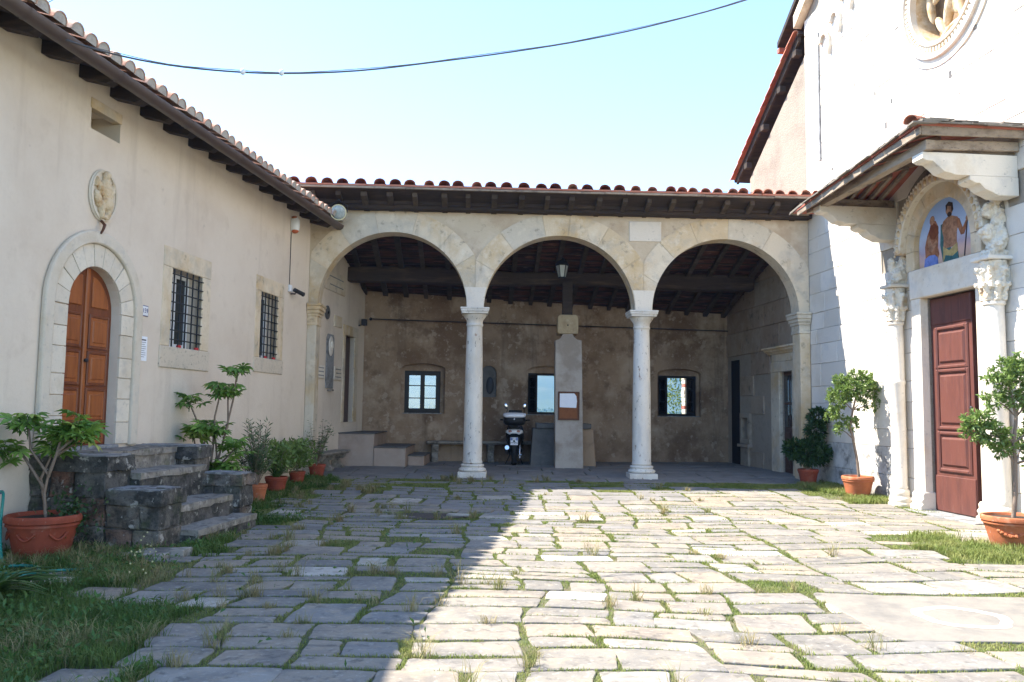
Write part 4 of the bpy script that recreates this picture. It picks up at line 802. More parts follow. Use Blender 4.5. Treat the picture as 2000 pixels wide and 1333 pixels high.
# painted lunette: sky ground and two standing figures, flat paint
def fresco():
    mt = bpy.data.materials.new('painted_lunette'); mt.use_nodes = True; t = mt.node_tree; b_ = t.nodes['Principled BSDF']; b_.inputs['Roughness'].default_value = .8
    g = t.nodes.new('ShaderNodeNewGeometry'); sx = t.nodes.new('ShaderNodeSeparateXYZ'); mr = t.nodes.new('ShaderNodeMapRange'); mr.inputs[1].default_value = 3.84; mr.inputs[2].default_value = 4.85
    nz = t.nodes.new('ShaderNodeTexNoise'); nz.inputs['Scale'].default_value = 5; ad = t.nodes.new('ShaderNodeMath'); ad.operation = 'MULTIPLY_ADD'; ad.inputs[1].default_value = .3
    cr = t.nodes.new('ShaderNodeValToRGB'); e_ = cr.color_ramp.elements; e_[0].position = .12; e_[0].color = (.50, .33, .18, 1); e_[1].position = 1; e_[1].color = (.24, .34, .56, 1)
    for p_, c_ in ((.28, (.55, .36, .30, 1)), (.42, (.36, .30, .36, 1)), (.6, (.38, .46, .60, 1))): q = e_.new(p_); q.color = c_
    t.links.new(g.outputs['Position'], sx.inputs[0]); t.links.new(sx.outputs[2], mr.inputs[0]); t.links.new(g.outputs['Position'], nz.inputs['Vector']); t.links.new(nz.outputs['Fac'], ad.inputs[0]); t.links.new(mr.outputs[0], ad.inputs[2]); t.links.new(ad.outputs[0], cr.inputs[0]); t.links.new(cr.outputs[0], b_.inputs['Base Color']); return mt
M['fresco'] = fresco()
fz = MB().prism(R, archpts(CU, .695, 3.835, CZ + .03, .695, 24, .69), -.02, .012).build('painting', 'fresco', ty)
pc = lambda n, c, c2=None: pmat(n, c, [(c2 or tuple(x * .6 for x in c), 13, .42, .62, .75)], rough=.85)
M['skinA'] = pc('painted_skin', (.30, .13, .065), (.13, .045, .022)); M['skinB'] = pc('painted_skin_light', (.36, .19, .11), (.15, .07, .04)); M['hairP'] = pc('painted_hair', (.045, .028, .02)); M['hairR'] = pc('painted_auburn', (.17, .05, .02))
M['tealP'] = pc('painted_teal', (.05, .13, .13)); M['blueP'] = pc('painted_blue', (.16, .22, .50)); M['yelP'] = pc('painted_yellow', (.45, .34, .14)); M['staffP'] = pc('painted_staff', (.05, .035, .04))
def paint(name, pts, mat, lv):
    MB().prism(R, [(3.82 + x * 1.39, 3.845 + y_ * .97) for x, y_ in pts], .010, .0125 + .0022 * lv).build(name, mat, fz)
def blob(cx, cy, rx, ry, rot=0, k=14): return [(cx + rx * math.cos(2 * math.pi * i / k) * math.cos(R_(rot)) - ry * math.sin(2 * math.pi * i / k) * math.sin(R_(rot)), cy + rx * math.cos(2 * math.pi * i / k) * math.sin(R_(rot)) + ry * math.sin(2 * math.pi * i / k) * math.cos(R_(rot))) for i in range(k)]
paint('painted_mantle', [(.42, .62), (.54, .66), (.60, .50), (.58, .02), (.44, .02), (.40, .3)], 'tealP', 0)
paint('painted_old_man', [(.13, .02), (.12, .34), (.17, .52), (.23, .64), (.25, .72), (.33, .72), (.38, .60), (.37, .42), (.36, .28), (.38, .16), (.33, .04)], 'skinA', 1)
paint('painted_hair', [(.20, .55), (.24, .68), (.29, .70), (.37, .62), (.38, .50), (.31, .42), (.24, .44)], 'hairR', 2)
paint('painted_head', blob(.27, .74, .042, .075, -8), 'skinB', 3); paint('painted_arm', [(.17, .48), (.21, .50), (.26, .34), (.34, .40), (.36, .35), (.26, .22), (.20, .26)], 'skinB', 3)
paint('painted_cloth', [(.10, .0), (.12, .14), (.20, .18), (.30, .17), (.35, .12), (.36, .01)], 'blueP', 4)
paint('painted_torso', [(.46, .22), (.47, .40), (.44, .56), (.47, .66), (.55, .71), (.62, .71), (.72, .66), (.74, .56), (.70, .44), (.69, .22)], 'skinB', 2)
paint('painted_head', blob(.58, .81, .058, .085, 6), 'skinB', 3); paint('painted_hair', [(.53, .80), (.525, .90), (.58, .945), (.64, .91), (.65, .80), (.625, .76), (.62, .86), (.56, .88)], 'hairP', 4); paint('painted_beard', blob(.585, .74, .035, .04), 'hairP', 4)
paint('painted_arm', [(.70, .66), (.75, .62), (.80, .46), (.87, .58), (.895, .56), (.82, .36), (.77, .36), (.72, .5)], 'skinA', 3); paint('painted_loin_cloth', [(.45, .02), (.46, .26), (.56, .17), (.70, .26), (.71, .08), (.66, .01)], 'yelP', 3); paint('painted_cloth', [(.46, .01), (.50, .11), (.62, .07), (.71, .12), (.72, .01)], 'tealP', 4)
paint('painted_staff', [(.81, .02), (.822, .02), (.905, .70), (.893, .70)], 'staffP', 4); paint('painted_hand', blob(.885, .585, .025, .04), 'skinB', 5)
# flanking columns with carved capitals and damaged figures
for u0, z1, dm, sc in ((3.33, 3.02, 0, .78), (5.74, 3.05, 1, .88)):
    c = R.p(u0, .15, 0); pc_ = MB().lathe(c, [(r_ * sc, z_) for r_, z_ in [(.155, .30), (.165, .33), (.15, .36), (.150, 1.2), (.147, 2.0), (.162, 2.02), (.162, 2.06), (.146, 2.08), (.14, z1 - .04), (.165, z1 - .02), (.165, z1 + .02)]], 24).build('portal_column', 'marble', church, smooth=40)
    MB().lathe(c, [(r_ * sc, z_) for r_, z_ in [(.24, -.05), (.24, .07), (.215, .09), (.225, .13), (.21, .17), (.18, .19), (.195, .22), (.19, .27), (.165, .3)]], 24).build('base', 'marble', pc_, smooth=40)
    k_ = MB().lathe(c, [(.14 * sc, z1 + .02), (.145 * sc, z1 + .2), (.18 * sc, z1 + .45), (.2 * sc, z1 + .58)], 16)
    for lv, (zz, rr, hh) in enumerate(((z1 + .16, .145, .13), (z1 + .36, .165, .15))):
        for i in range(7):
            a = R_(51.4 * i + 26 * lv); dr = Vector((math.cos(a), math.sin(a), 0)); base_ = c + dr * rr * sc + Vector((0, 0, zz - hh))
            k_.tube([base_, base_ + dr * .012 + Vector((0, 0, hh)), base_ + dr * .05 * sc + Vector((0, 0, hh * 1.75)), base_ + dr * .095 * sc + Vector((0, 0, hh * 1.8)), base_ + dr * .10 * sc + Vector((0, 0, hh * 1.45))], [.05 * sc, .05 * sc, .045 * sc, .035 * sc, .022 * sc], 7)
    cp = roughen(remesh(k_.build('capital', 'carved', pc_), .012, 1), .012, 22, 1)
    MB().box(R, u0 - .22 * sc, u0 + .22 * sc, -.03, .15 + .23 * sc, z1 + .585, z1 + .64).build('abacus', 'marble', pc_, bevel=.012)
    st = MB().box(R, u0 - .12 * sc, u0 + .12 * sc, -.03, .26, z1 + .64, z1 + .72).ell(R.p(u0 + .02, .12, z1 + .80), (.10, .14, .12)).ell(R.p(u0 - .03, .17, z1 + .93), (.075, .075, .13)).ell(R.p(u0 + .05, .04, z1 + .93), (.08, .1, .2)).ell(R.p(u0, .2, z1 + 1.03), (.06, .06, .075))
    if dm: st.ell(R.p(u0, .05, z1 + 1.2), (.1, .1, .2)).ell(R.p(u0 - .04, .14, z1 + 1.3), (.11, .1, .12)).ell(R.p(u0 + .03, .08, z1 + 1.48), (.08, .08, .1)).ell(R.p(u0 - .02, .2, z1 + .98), (.11, .11, .11))
    roughen(remesh(st.build('worn_figure', 'carved', pc_), .014, 2), .03, 11, 1, 4)
# church door leaf
cd = MB().box(R, 3.945, 4.94, -.14, -.075, .035, 3.34).build('door', 'churchdoor', church, bevel=.004)
for z0, z1 in ((2.28, 2.82), (1.34, 2.16), (.70, 1.20)):
    a, b_ = 4.12, 4.80; mo = MB()
    for q in ((a - .06, a, z0 - .06, z1 + .06), (b_, b_ + .06, z0 - .06, z1 + .06), (a, b_, z0 - .06, z0), (a, b_, z1, z1 + .06)): mo.cbox(R, q[0], q[1], -.075, -.043, q[2], q[3], .018)
    mo.build('moulding', 'churchdoor', cd); MB().cbox(R, a + .03, b_ - .03, -.077, -.048, z0 + .03, z1 - .03, .03).build('panel', 'churchdoor', cd)
MB().cbox(R, 3.955, 4.93, -.077, -.060, 2.92, 3.33, .008).build('top_panel', 'churchdoor', cd); MB().cbox(R, 3.955, 4.93, -.077, -.057, .04, .58, .008).build('kick_board', 'churchdoor', cd)
MB().ell(R.p(4.88, -.06, 1.62), (.02, .03, .03)).build('door_handle', 'iron', cd, smooth=180)
# side door with cornice inside the portico
sd = MB().cbox(R, -2.0, -1.55, -.3, .05, .14, 2.43, .012).cbox(R, -.90, -.52, -.3, .05, .14, 2.43, .012).cbox(R, -2.0, -.52, -.3, .05, 2.432, 2.66, .012).cbox(R, -1.98, -.54, -.2, .03, 2.662, 2.84, .01).build('side_door_surround', 'cream', church)
MB().prof(R, [(-.1, 2.84), (.05, 2.84), (.08, 2.88), (.13, 2.90), (.15, 2.94), (.20, 2.95), (.20, 2.99), (-.1, 3.0)], -2.16, -.44).build('cornice', 'cream', sd, bevel=.006)
dl = MB().box(R, -1.55, -.90, -.13, -.07, .14, 2.43).build('side_door', 'brownpaint', sd, bevel=.004)
for a, b_ in ((-1.52, -1.25), (-1.20, -.93)):
    for z0, z1, mt in ((.3, 1.1, 'brownpaint'), (1.2, 1.7, 'glass'), (1.75, 2.35, 'glass')): MB().cbox(R, a, b_, -.072, -.055, z0, z1, .012).build('panel', mt, sd)
MB().box(R, -4.655, -4.105, -.5, -.02, .1, 2.855).build('doorway_shade_block', 'void', church)  # near-black block fills the opening; its colour stands for the shade inside
nf = MB().cbox(R, -3.96, -3.84, -.1, .04, .74, 1.5, .008).cbox(R, -3.46, -3.34, -.1, .04, .74, 1.5, .008).cbox(R, -3.84, -3.46, -.1, .04, .74, .86, .008).cbox(R, -3.84, -3.46, -.1, .04, 1.38, 1.5, .008).cbox(R, -4.0, -3.3, -.1, .10, .66, .738, .01).cbox(R, -3.9, -3.4, -.1, .05, .16, .66, .01).build('wall_niche', 'innerashlar', church)
MB().box(R, -3.84, -3.46, -.3, -.12, .86, 1.38).build('niche_back', 'void', nf)
# --- hipped wooden porch roof on stone brackets
cn = MB()
def ez(u): return 5.10 + .075 * (u - 2.55)
for u in (3.06, 5.98):
    up_ = [(0, 5.02), (1.36, 5.02), (1.36, 4.93), (1.30, 4.90), (1.22, 4.90), (1.14, 4.84), (1.05, 4.76), (.95, 4.74), (.9, 4.72), (.0, 4.72)]
    lo_ = [(0, 4.718), (.70, 4.718), (.70, 4.66), (.62, 4.62), (.56, 4.62), (.48, 4.54), (.38, 4.50), (.30, 4.46), (.0, 4.46)]
    bk = MB().prof(R, up_, u - .12, u + .12).build('porch_bracket', 'marble', church, bevel=.008); MB().prof(R, lo_, u - .13, u + .13).build('lower_bracket', 'marble', bk, bevel=.008)
pr = MB(); Z3 = lambda u, n: R.p(u, n, ez(u) - .07 + max(-.1, min((1.52 - n), (u - 2.50), (6.28 - u))) * .30)
E_ = [(2.35, 1.55), (6.55, 1.55), (6.55, 0), (2.35, 0)]
rv = [Z3(2.50, 1.52), Z3(6.28, 1.52), Z3(6.28, 0.01), Z3(4.77, .01), Z3(4.01, .01), Z3(2.50, .01)]
tk = Vector((0, 0, .035)); pr.add(rv + [v + tk for v in rv], [(0, 1, 3, 4), (1, 2, 3), (0, 4, 5), (6, 10, 9, 7), (7, 9, 8), (6, 11, 10), (0, 6, 7, 1), (1, 7, 8, 2), (5, 11, 6, 0), (2, 8, 9, 3), (3, 9, 10, 4), (4, 10, 11, 5)])
prf = pr.build('porch_roof', 'redtile', church)
def bar(p0, p1, w_, h, name, mat, par):
    p0 = Vector(p0); p1 = Vector(p1); t = (p1 - p0).normalized(); a = t.cross(Vector((0, 0, 1))).normalized() * w_ / 2; b_ = Vector((0, 0, h))
    o = MB().add([p + s * a + k * b_ for p in (p0, p1) for s in (-1, 1) for k in (0, 1)], [(0, 1, 3, 2), (4, 6, 7, 5), (0, 4, 5, 1), (2, 3, 7, 6), (0, 2, 6, 4), (1, 5, 7, 3)]).build(name, mat, par, bevel=.006); return o
roughen(bar(R.p(2.72, 1.28, 4.99), R.p(6.16, 1.28, 5.03), .13, .13, 'front_beam', 'rotwood', prf), .012, 5, 3)
for u in (3.06, 5.98): bar(R.p(u, 1.22, 5.022), R.p(u, .0, 5.04), .14, .12, 'side_beam', 'rotwood', prf)
roughen(bar(R.p(2.62, 1.49, ez(2.62) - .15), R.p(6.27, 1.49, ez(6.27) - .19), .03, .10, 'fascia_board', 'rotwood', prf), .010, 6, 3); roughen(bar(R.p(6.25, 1.47, ez(6.25) - .19), R.p(6.25, .0, ez(6.25) - .17), .03, .13, 'fascia_board', 'rotwood', prf), .010, 6, 3)
roughen(bar(R.p(6.12, 1.33, ez(6.12) - .33), R.p(6.12, .0, ez(6.12) - .30), .05, .13, 'fascia_board', 'rotwood', prf), .010, 6, 3)
for i in range(7):      # rafters of the left hip rise from the side beam
    n = 1.30 - .18 * i; a = R.p(2.62, n, 0); a.z = Z3(2.62, n).z - .075; e_u = 2.50 + max(.35, min(1.5, 1.52 - n + .1)); b_ = R.p(e_u, n, 0); b_.z = Z3(e_u, n).z - .075; bar(a, b_, .06, .07, 'rafter', 'rotwood', prf)
for i in range(7):
    u = 3.2 + .44 * i; ni = max(.05, 1.52 - min(u - 2.50, 6.28 - u)); a = R.p(u, 1.44, 0); a.z = Z3(u, 1.44).z - .075; b_ = R.p(u, ni, 0); b_.z = Z3(u, ni).z - .075; bar(a, b_, .06, .07, 'rafter', 'rotwood', prf)
def slate(u, u1, na, nb, lift):
    vs = [R.p(a, b_, Z3(a, b_).z + lift + random.uniform(-.006, .006)) for a, b_ in ((u, na), (u1, na + random.uniform(-.03, .03)), (u1, nb), (u, nb))]; th = Vector((0, 0, random.uniform(.012, .026)))
    MB().add(vs + [v + th for v in vs], [(0, 1, 2, 3), (4, 7, 6, 5), (0, 4, 5, 1), (1, 5, 6, 2), (2, 6, 7, 3), (3, 7, 4, 0)]).build('slate', 'slate', prf)
for k_ in range(3):     # stone slates, layered broken edge
    u = 2.40
    while u < 6.3:
        u1 = min(u + random.uniform(.2, .46), 6.36); n0 = 1.58 - .06 * k_ + random.uniform(-.05, .035); slate(u, u1 - .012, n0, n0 - .36, .036 + .024 * k_); u = u1
    n = 1.45
    while n > .1:
        d_ = random.uniform(.2, .38); slate(6.0, 6.36 - .05 * k_ + random.uniform(-.03, .03), n, max(n - d_ + .012, .012), .036 + .024 * k_); n -= d_
hp = cap_mesh('hip_tile', 'tile', .08, .1, .42); piece('hip_tile', hp, prf, orient(-R.d, (R.d * .8 + R.n + Vector((0, 0, -.3))), R.p(5.92, 1.24, ez(6.1) + .12)))

# ================================================================== OBJECTS: stone steps at the house door
steps = thing('stone_steps', 'lichen-blackened stone steps with stepped side walls up to the arched wooden door', 'steps', L.p(6.7, .7, 0))
for k_, (u0, u1, n0, n1, z1) in enumerate(((7.40, 7.86, .003, .86, .96), (7.40, 7.86, .862, 1.47, .62), (5.60, 5.96, .003, .86, .99), (5.60, 5.96, .862, 1.47, .655))):
    o = MB().box(L, u0 + .03, u1 - .03, n0, n1 - .03, -.05, z1 - .1).build('side_wall', 'mossy', steps); z = -.04; zt = z1 - .15; nc = 2 if z1 < .8 else 3
    for c_ in range(nc):
        h = (zt + .04) / nc; n = n0
        while n < n1 - .02:
            na = min(n + random.uniform(.22, .42), n1)
            if n1 - na < .12: na = n1
            o = MB().box(L, u0, u1, n + .006, na - .006, z + .006, z + h - .006).build('rough_stone', 'mossy', steps, bevel=.012); roughen(o, .028, 5.0, 4, k_ * 7 + c_ * 3 + int(n * 9)); n = na
        z += h
    o = MB().box(L, u0 - .02, u1 + .02, n0, n1 + .02, zt - .004, z1).build('coping_block', 'mossy', steps, bevel=.015); roughen(o, .030, 4.5, 6, k_ + 5)
    o = MB().box(L, u0 + .01, u1 - .01, n0 + .02, n1 - .02, z1 - .02, z1 + .010).build('coping_slab', 'blueslab', steps, bevel=.006); roughen(o, .012, 5.0, 5, k_ + 9)
for k_, (n0, n1, z1) in enumerate(((.003, .58, .985), (.58, .97, .76), (.97, 1.36, .40), (1.36, 1.66, .17))):
    o = MB().box(L, 5.95, 7.41, n0, n1, -.05, z1 - .06).build('step', 'mossy' if k_ else 'lightstone', steps); roughen(o, .018, 3.5, 7, k_ + 20)
    o = MB().box(L, 5.94, 7.42, n0 - (.03 if k_ else 0), n1 + .015, z1 - .07, z1).build('tread', 'lightstone', steps, bevel=.012); roughen(o, .022, 4.0, 8, k_ + 30)
o = MB().box(L, 6.36, 7.48, -.2, .05, .9, 1.018).build('doorstep', 'blueslab', steps, bevel=.01)

# plastered steps in the corner of the portico
cs = thing('corner_steps', 'plastered steps rising along the corner to the inner doorway of the portico', 'steps', (-3.0, 19.6, .19))
MB().box(W, -3.98, -3.08, 18.75, 20.6, .12, .92).build('platform', 'stepplaster', cs, bevel=.02); MB().box(W, -3.079, -2.36, 18.72, 20.5, .12, .62).build('step', 'stepplaster', cs, bevel=.02); MB().box(W, -2.359, -1.98, 19.1, 20.4, .12, .42).build('step', 'stepplaster', cs, bevel=.02)
for a, b_, y0, y1, z_ in ((-3.98, -3.06, 18.73, 20.6, .92), (-3.078, -2.34, 18.70, 20.5, .62), (-2.358, -1.96, 19.08, 20.4, .42)): MB().box(W, a, b_, y0, y1, z_ + .001, z_ + .028).build('tread', 'greystone', cs, bevel=.008)

# stone benches
def bench(name, label, F, u0, u1, n1, zt, us, z0):
    b_ = thing(name, label, 'bench', F.p((u0 + u1) / 2, n1 / 2, z0))
    MB().prof(F, [(.004, zt - .075), (n1 - .04, zt - .075), (n1 - .02, zt - .05), (n1, zt - .045), (n1, zt), (.004, zt)], u0, u1).build('seat', 'lightstone', b_, bevel=.008)
    for u in us: MB().prof(F, [(.02, z0), (n1 - .10, z0), (n1 - .08, z0 + .06), (n1 - .16, z0 + .12), (n1 - .2, z0 + .25), (n1 - .1, zt - .18), (n1 - .05, zt - .1), (n1 - .05, zt - .076), (.02, zt - .076)], u - .08, u + .08).build('leg', 'lightstone', b_, smooth=40, bevel=.01)
    return b_
bench('stone_bench', 'grey stone bench on scrolled legs along the back wall behind the scooter', B, 1.62, 4.75, .45, .72, (1.82, 3.2, 4.5), .19)
bench('stone_bench', 'short stone bench with scrolled legs against the side wall behind the potted plants', L, -1.95, -.25, .36, .58, (-1.75, -1.05, -.42), .17)

# notice pier with ochre block
pier = thing('notice_pier', 'tall plastered pier capped by an ochre stone block under the wooden post', 'pier', (1.3, 19.2, .19))
MB().prism(W, [(1.02, .15), (1.66, .15), (1.61, 3.12), (1.50, 3.14), (1.43, 3.20), (1.40, 3.27), (1.17, 3.27), (1.14, 3.20), (1.08, 3.14), (1.0, 3.12)], 18.98, 19.5).build('shaft', 'pierplaster', pier, smooth=30, bevel=.008)
o = MB().prism(W, [(1.06, 3.27), (1.51, 3.27), (1.53, 3.32), (1.53, 3.66), (1.48, 3.715), (1.10, 3.715), (1.05, 3.66), (1.045, 3.32)], 18.96, 19.5).build('capstone', 'ochre', pier, bevel=.02)
MB().ell((1.285, 18.955, 3.47), (.018, .012, .018), seg=8).build('iron_peg', 'iron', pier)
nb_ = thing('notice_board', 'cork notice board with a white sheet pinned to it on the plastered pier', 'notice board', (1.31, 18.97, 1.62))
fr_ = MB()
for q in ((1.07, 1.56, 1.29, 1.325), (1.07, 1.56, 1.905, 1.94), (1.07, 1.105, 1.325, 1.905), (1.525, 1.56, 1.325, 1.905)): fr_.box(W, q[0], q[1], 18.945, 18.985, q[2], q[3])
fr_.build('frame', 'boardframe', nb_, bevel=.004); MB().box(W, 1.105, 1.525, 18.965, 18.985, 1.325, 1.905).build('backing', 'cork', nb_); MB().prism(W, [(1.11, 1.58), (1.49, 1.57), (1.505, 1.72), (1.49, 1.84), (1.44, 1.90), (1.11, 1.895)], 18.956, 18.9645).build('paper', 'paper', nb_)

# basin behind the pier
cst = thing('stone_basin', 'dark grey stone basin with slab lid standing behind the plastered pier', 'basin', (1.2, 20.0, .19))
MB().add([Vector(p) for p in ((.46, 19.62, .15), (1.30, 19.62, .15), (1.30, 20.45, .15), (.46, 20.45, .15), (.52, 19.66, 1.08), (1.30, 19.66, 1.08), (1.30, 20.45, 1.08), (.52, 20.45, 1.08))], [(3, 2, 1, 0), (4, 5, 6, 7), (0, 1, 5, 4), (1, 2, 6, 5), (2, 3, 7, 6), (3, 0, 4, 7)]).build('body', 'greystone', cst, bevel=.02)
MB().add([Vector(p) for p in ((1.301, 19.64, .15), (2.02, 19.64, .15), (2.02, 20.45, .15), (1.301, 20.45, .15), (1.301, 19.66, 1.08), (1.95, 19.66, 1.08), (1.95, 20.45, 1.08), (1.301, 20.45, 1.08))], [(3, 2, 1, 0), (4, 5, 6, 7), (0, 1, 5, 4), (1, 2, 6, 5), (2, 3, 7, 6), (3, 0, 4, 7)]).build('side_slab', 'tanstone', cst, bevel=.02)
MB().box(W, .60, 1.9, 19.6, 20.46, 1.081, 1.20).build('lid', 'greystone', cst, bevel=.015)

# ------------------------------------------------------------------ wall-hung things on the house
def onwall(F, u, z, name, label, cat, group=None): return thing(name, label, cat, F.p(u, .0, z), group)
md_ = onwall(L, 6.90, 4.0, 'oval_relief', 'oval stone relief of a seated figure above the arched wooden door', 'relief')
el_ = lambda a, b_, k=40: [(6.90 + a * math.cos(2 * math.pi * i / k), 4.0 + b_ * math.sin(2 * math.pi * i / k)) for i in range(k)]
MB().prism(L, el_(.265, .315), .001, .028).build('plaque', 'doorstone', md_, smooth=40, bevel=.012)
rg_ = MB(); k = 40; a_ = el_(.255, .305); b2 = el_(.225, .275)
vs = [L.p(u, n, z) for n in (.02, .045) for u, z in a_ + b2]; fs = []
for i in range(k): j = (i + 1) % k; fs += [(i, j, k + j, k + i), (2 * k + i, 3 * k + i, 3 * k + j, 2 * k + j), (i, 2 * k + i, 2 * k + j, j), (k + i, k + j, 3 * k + j, 3 * k + i)]
rg_.add(vs, fs).build('rim', 'doorstone', md_, smooth=40)
fg = MB(); LM = Matrix((-L.d, L.n, Vector((0, 0, 1)))).transposed()
for u, z, a, b_, c, rot in ((.0, .22, .05, .05, .06, 0), (.01, .235, .06, .04, .045, 0), (0, .08, .09, .05, .12, 0), (.1, .06, .035, .04, .12, 18), (-.1, .07, .035, .04, .10, -28), (-.16, .12, .03, .035, .06, 10), (.03, -.09, .11, .06, .08, 10), (.06, -.17, .04, .045, .1, 12), (-.06, -.17, .04, .045, .11, -8), (-.13, -.06, .05, .04, .1, -20), (.0, -.24, .1, .03, .03, 0)):
    fg.ell(L.p(6.90 - u * 1.12, .045, 4.0 + z * 1.08), (a * 1.08, b_ * 1.15, c * 1.08), LM @ Matrix.Rotation(R_(rot), 3, 'Y'))
roughen(remesh(fg.build('carved_figure', 'carvedfig', md_), .010, 2), .008, 28, 1)
MB().tube([L.p(6.93, .03, 3.69), L.p(6.915, .07, 3.64), L.p(6.96, .085, 3.58), L.p(6.98, .07, 3.52)], [.018, .02, .016, .012], 6).build('rusty_hook', 'boardframe', md_, smooth=60)
pl = onwall(L, 5.86, 2.735, 'house_number', 'small white enamel house number plate reading 159 beside the arched door', 'number plate')
MB().box(L, 5.79, 5.94, .001, .012, 2.665, 2.805).build('plate', 'blueink', pl, bevel=.003); MB().box(L, 5.80, 5.93, .012, .014, 2.675, 2.795).build('face', 'whitepaint', pl)
text_part('159', .085, 'numerals', 'blueink', pl, L.p(5.865, .0145, 2.735), -L.d, (0, 0, 1))
pp = onwall(L, 5.86, 2.24, 'paper_notice', 'narrow white paper notice fixed to the wall beside the arched door', 'notice')
MB().box(L, 5.77, 5.955, .001, .006, 2.08, 2.40).build('sheet', 'paper', pp)
for i in range(9): MB().box(L, 5.80 + (.03 if i % 3 == 2 else 0), 5.93, .006, .0075, 2.345 - .027 * i, 2.350 - .027 * i + (.012 if i == 0 else 0)).build('text_line', 'ink', pp)
sr = onwall(L, 1.0, 4.98, 'alarm_siren', 'white alarm siren with orange lens under the eaves of the house', 'alarm')
MB().lathe((0, 0, 0), [(0.0, -.16), (.05, -.15), (.085, -.1), (.095, 0), (.085, .1), (.05, .15), (0, .16)], 18, 1, .7).build('x', 'whitepaint')
sx = bpy.data.objects['x']; sx.name = 'housing'; sx.parent = sr; sx.matrix_local = Matrix.Translation(L.p(1.0, .07, 4.98) - OFF[sr]); shade(sx.data, 60)
MB().ell(L.p(1.0, .075, 4.875), (.075, .06, .06)).build('lens', 'orange', sr, smooth=180); MB().ell(L.p(1.0, .06, 5.12), (.06, .06, .04)).build('top_cap', 'tile', sr, smooth=180)
MB().tube([L.p(1.02, .012, 4.83), L.p(1.02, .012, 3.8)], .007, 5).build('cable', 'iron', sr)
cc = onwall(L, .95, 3.68, 'security_camera', 'small grey security camera on a bracket between the barred window and the arcade', 'camera')
MB().box(L, .96, 1.06, .001, .05, 3.69, 3.82).build('junction_box', 'whitepaint', cc, bevel=.01); MB().tube([L.p(.95, .01, 3.66), L.p(.93, .09, 3.66), L.p(.92, .11, 3.70)], .016, 6).build('bracket', 'gutter', cc, smooth=60)
MB().tube([L.p(.99, .10, 3.73), L.p(.80, .20, 3.67)], .04, 12).build('body', 'iron', cc, smooth=50); MB().tube([L.p(.80, .20, 3.67), L.p(.785, .208, 3.665)], .044, 12).build('hood', 'gutter', cc, smooth=50)
fl = thing('floodlight', 'round glass floodlight hung under the portico eave beside the gutter end', 'floodlight', P.p(.62, .42, 5.38))
fd = (P.n * .95 + P.d * .25 + Vector((0, 0, -.22))).normalized(); fc = P.p(.62, .40, 5.39)
MB().tube([fc - fd * .16, fc - fd * .12, fc - fd * .03, fc + fd * .03], [.05, .10, .155, .165], 20).build('housing', 'iron', fl, smooth=50); MB().tube([fc + fd * .03, fc + fd * .055], [.165, .16], 20).build('rim', 'chrome', fl, smooth=50); MB().ell(fc + fd * .05, (.145, .145, .03), fd.to_track_quat('Z', 'Y').to_matrix(), 20, 8).build('lens', 'lampglass', fl, smooth=180)
MB().tube([fc + P.d * .18, fc + P.d * .18 + Vector((0, 0, .14)), fc + Vector((0, 0, .24)), fc - P.d * .18 + Vector((0, 0, .14)), fc - P.d * .18], .012, 6).build('yoke', 'iron', fl, smooth=60); MB().tube([fc + Vector((0, 0, .23)), fc + Vector((0, 0, .34))], .02, 6).build('stem', 'iron', fl)
# lantern
ltn = thing('lantern', 'hanging black metal lantern with frosted glass under the middle arch', 'lantern', (1.13, 18.8, 4.5)); c = Vector((1.13, 18.8, 0))
MB().lathe(c, [(.085, 4.56), (.14, 4.82)], 6).build('glass', 'lanternglass', ltn)
cg = MB()
for i in range(6): a = R_(60 * i); d = Vector((math.cos(a), math.sin(a), 0)); cg.tube([c + d * .088 + Vector((0, 0, 4.55)), c + d * .144 + Vector((0, 0, 4.83))], .009, 4)
cg.lathe(c, [(0, 4.52), (.06, 4.53), (.095, 4.56)], 6).lathe(c, [(.16, 4.82), (.165, 4.84), (.10, 4.93), (.06, 4.96), (.05, 5.0), (.0, 5.04)], 6); cg.build('cage', 'iron', ltn)
MB().tube([c + Vector((0, 0, 5.03)), c + Vector((0, .0, 5.29))], .012, 6).build('rod', 'iron', ltn)
# plaques on the inner side wall
def plaque(u0, u1, z0, z1, label, mat='marble', txt=3, cat='plaque'):
    p_ = thing('wall_plaque', label, cat, L.p((u0 + u1) / 2, 0, (z0 + z1) / 2), 'plaques on the inner side wall')
    MB().cbox(L, u0, u1, .001, .035, z0, z1, .01).build('slab', mat, p_, bevel=.004)
    for i in range(txt):
        z = z1 - (z1 - z0) * (i + .75) / (txt + .5); MB().box(L, u0 + (u1 - u0) * .12, u1 - (u1 - u0) * (.12 + .1 * (i % 2)), .035, .0365, z - .012, z + .012).build('inscription', 'blueslab', p_)
plaque(-1.05, -.46, 2.12, 2.40, 'small white inscribed plaque at lower left beside the arch respond'); plaque(-2.18, -1.66, 2.12, 2.42, 'small white inscribed plaque next to the inner doorway'); plaque(-2.26, -.9, 4.05, 4.5, 'long ochre inscribed slab high on the inner side wall', 'cream', 2); plaque(-2.1, -1.6, 3.30, 3.55, 'blank weathered plaque above the oval portrait', 'cream', 0)
mo = thing('memorial', 'tall grey memorial slab with white oval portrait on the inner side wall', 'memorial', L.p(-1.4, 0, 2.6))
MB().prism(L, [(-1.62, 1.92), (-1.16, 1.92), (-1.16, 3.02), (-1.22, 3.10), (-1.56, 3.10), (-1.62, 3.02)], .001, .03).build('slab', 'blueslab', mo, bevel=.006); MB().ell(L.p(-1.38, .035, 2.84), (.15, .02, .22), LM).build('portrait', 'marble', mo, smooth=180); MB().ell(L.p(-1.38, .06, 2.86), (.07, .03, .10), LM).build('face', 'marble', mo, smooth=180); MB().cbox(L, -1.48, -1.3, .001, .10, 1.86, 1.90, .01).build('shelf', 'lightstone', mo)
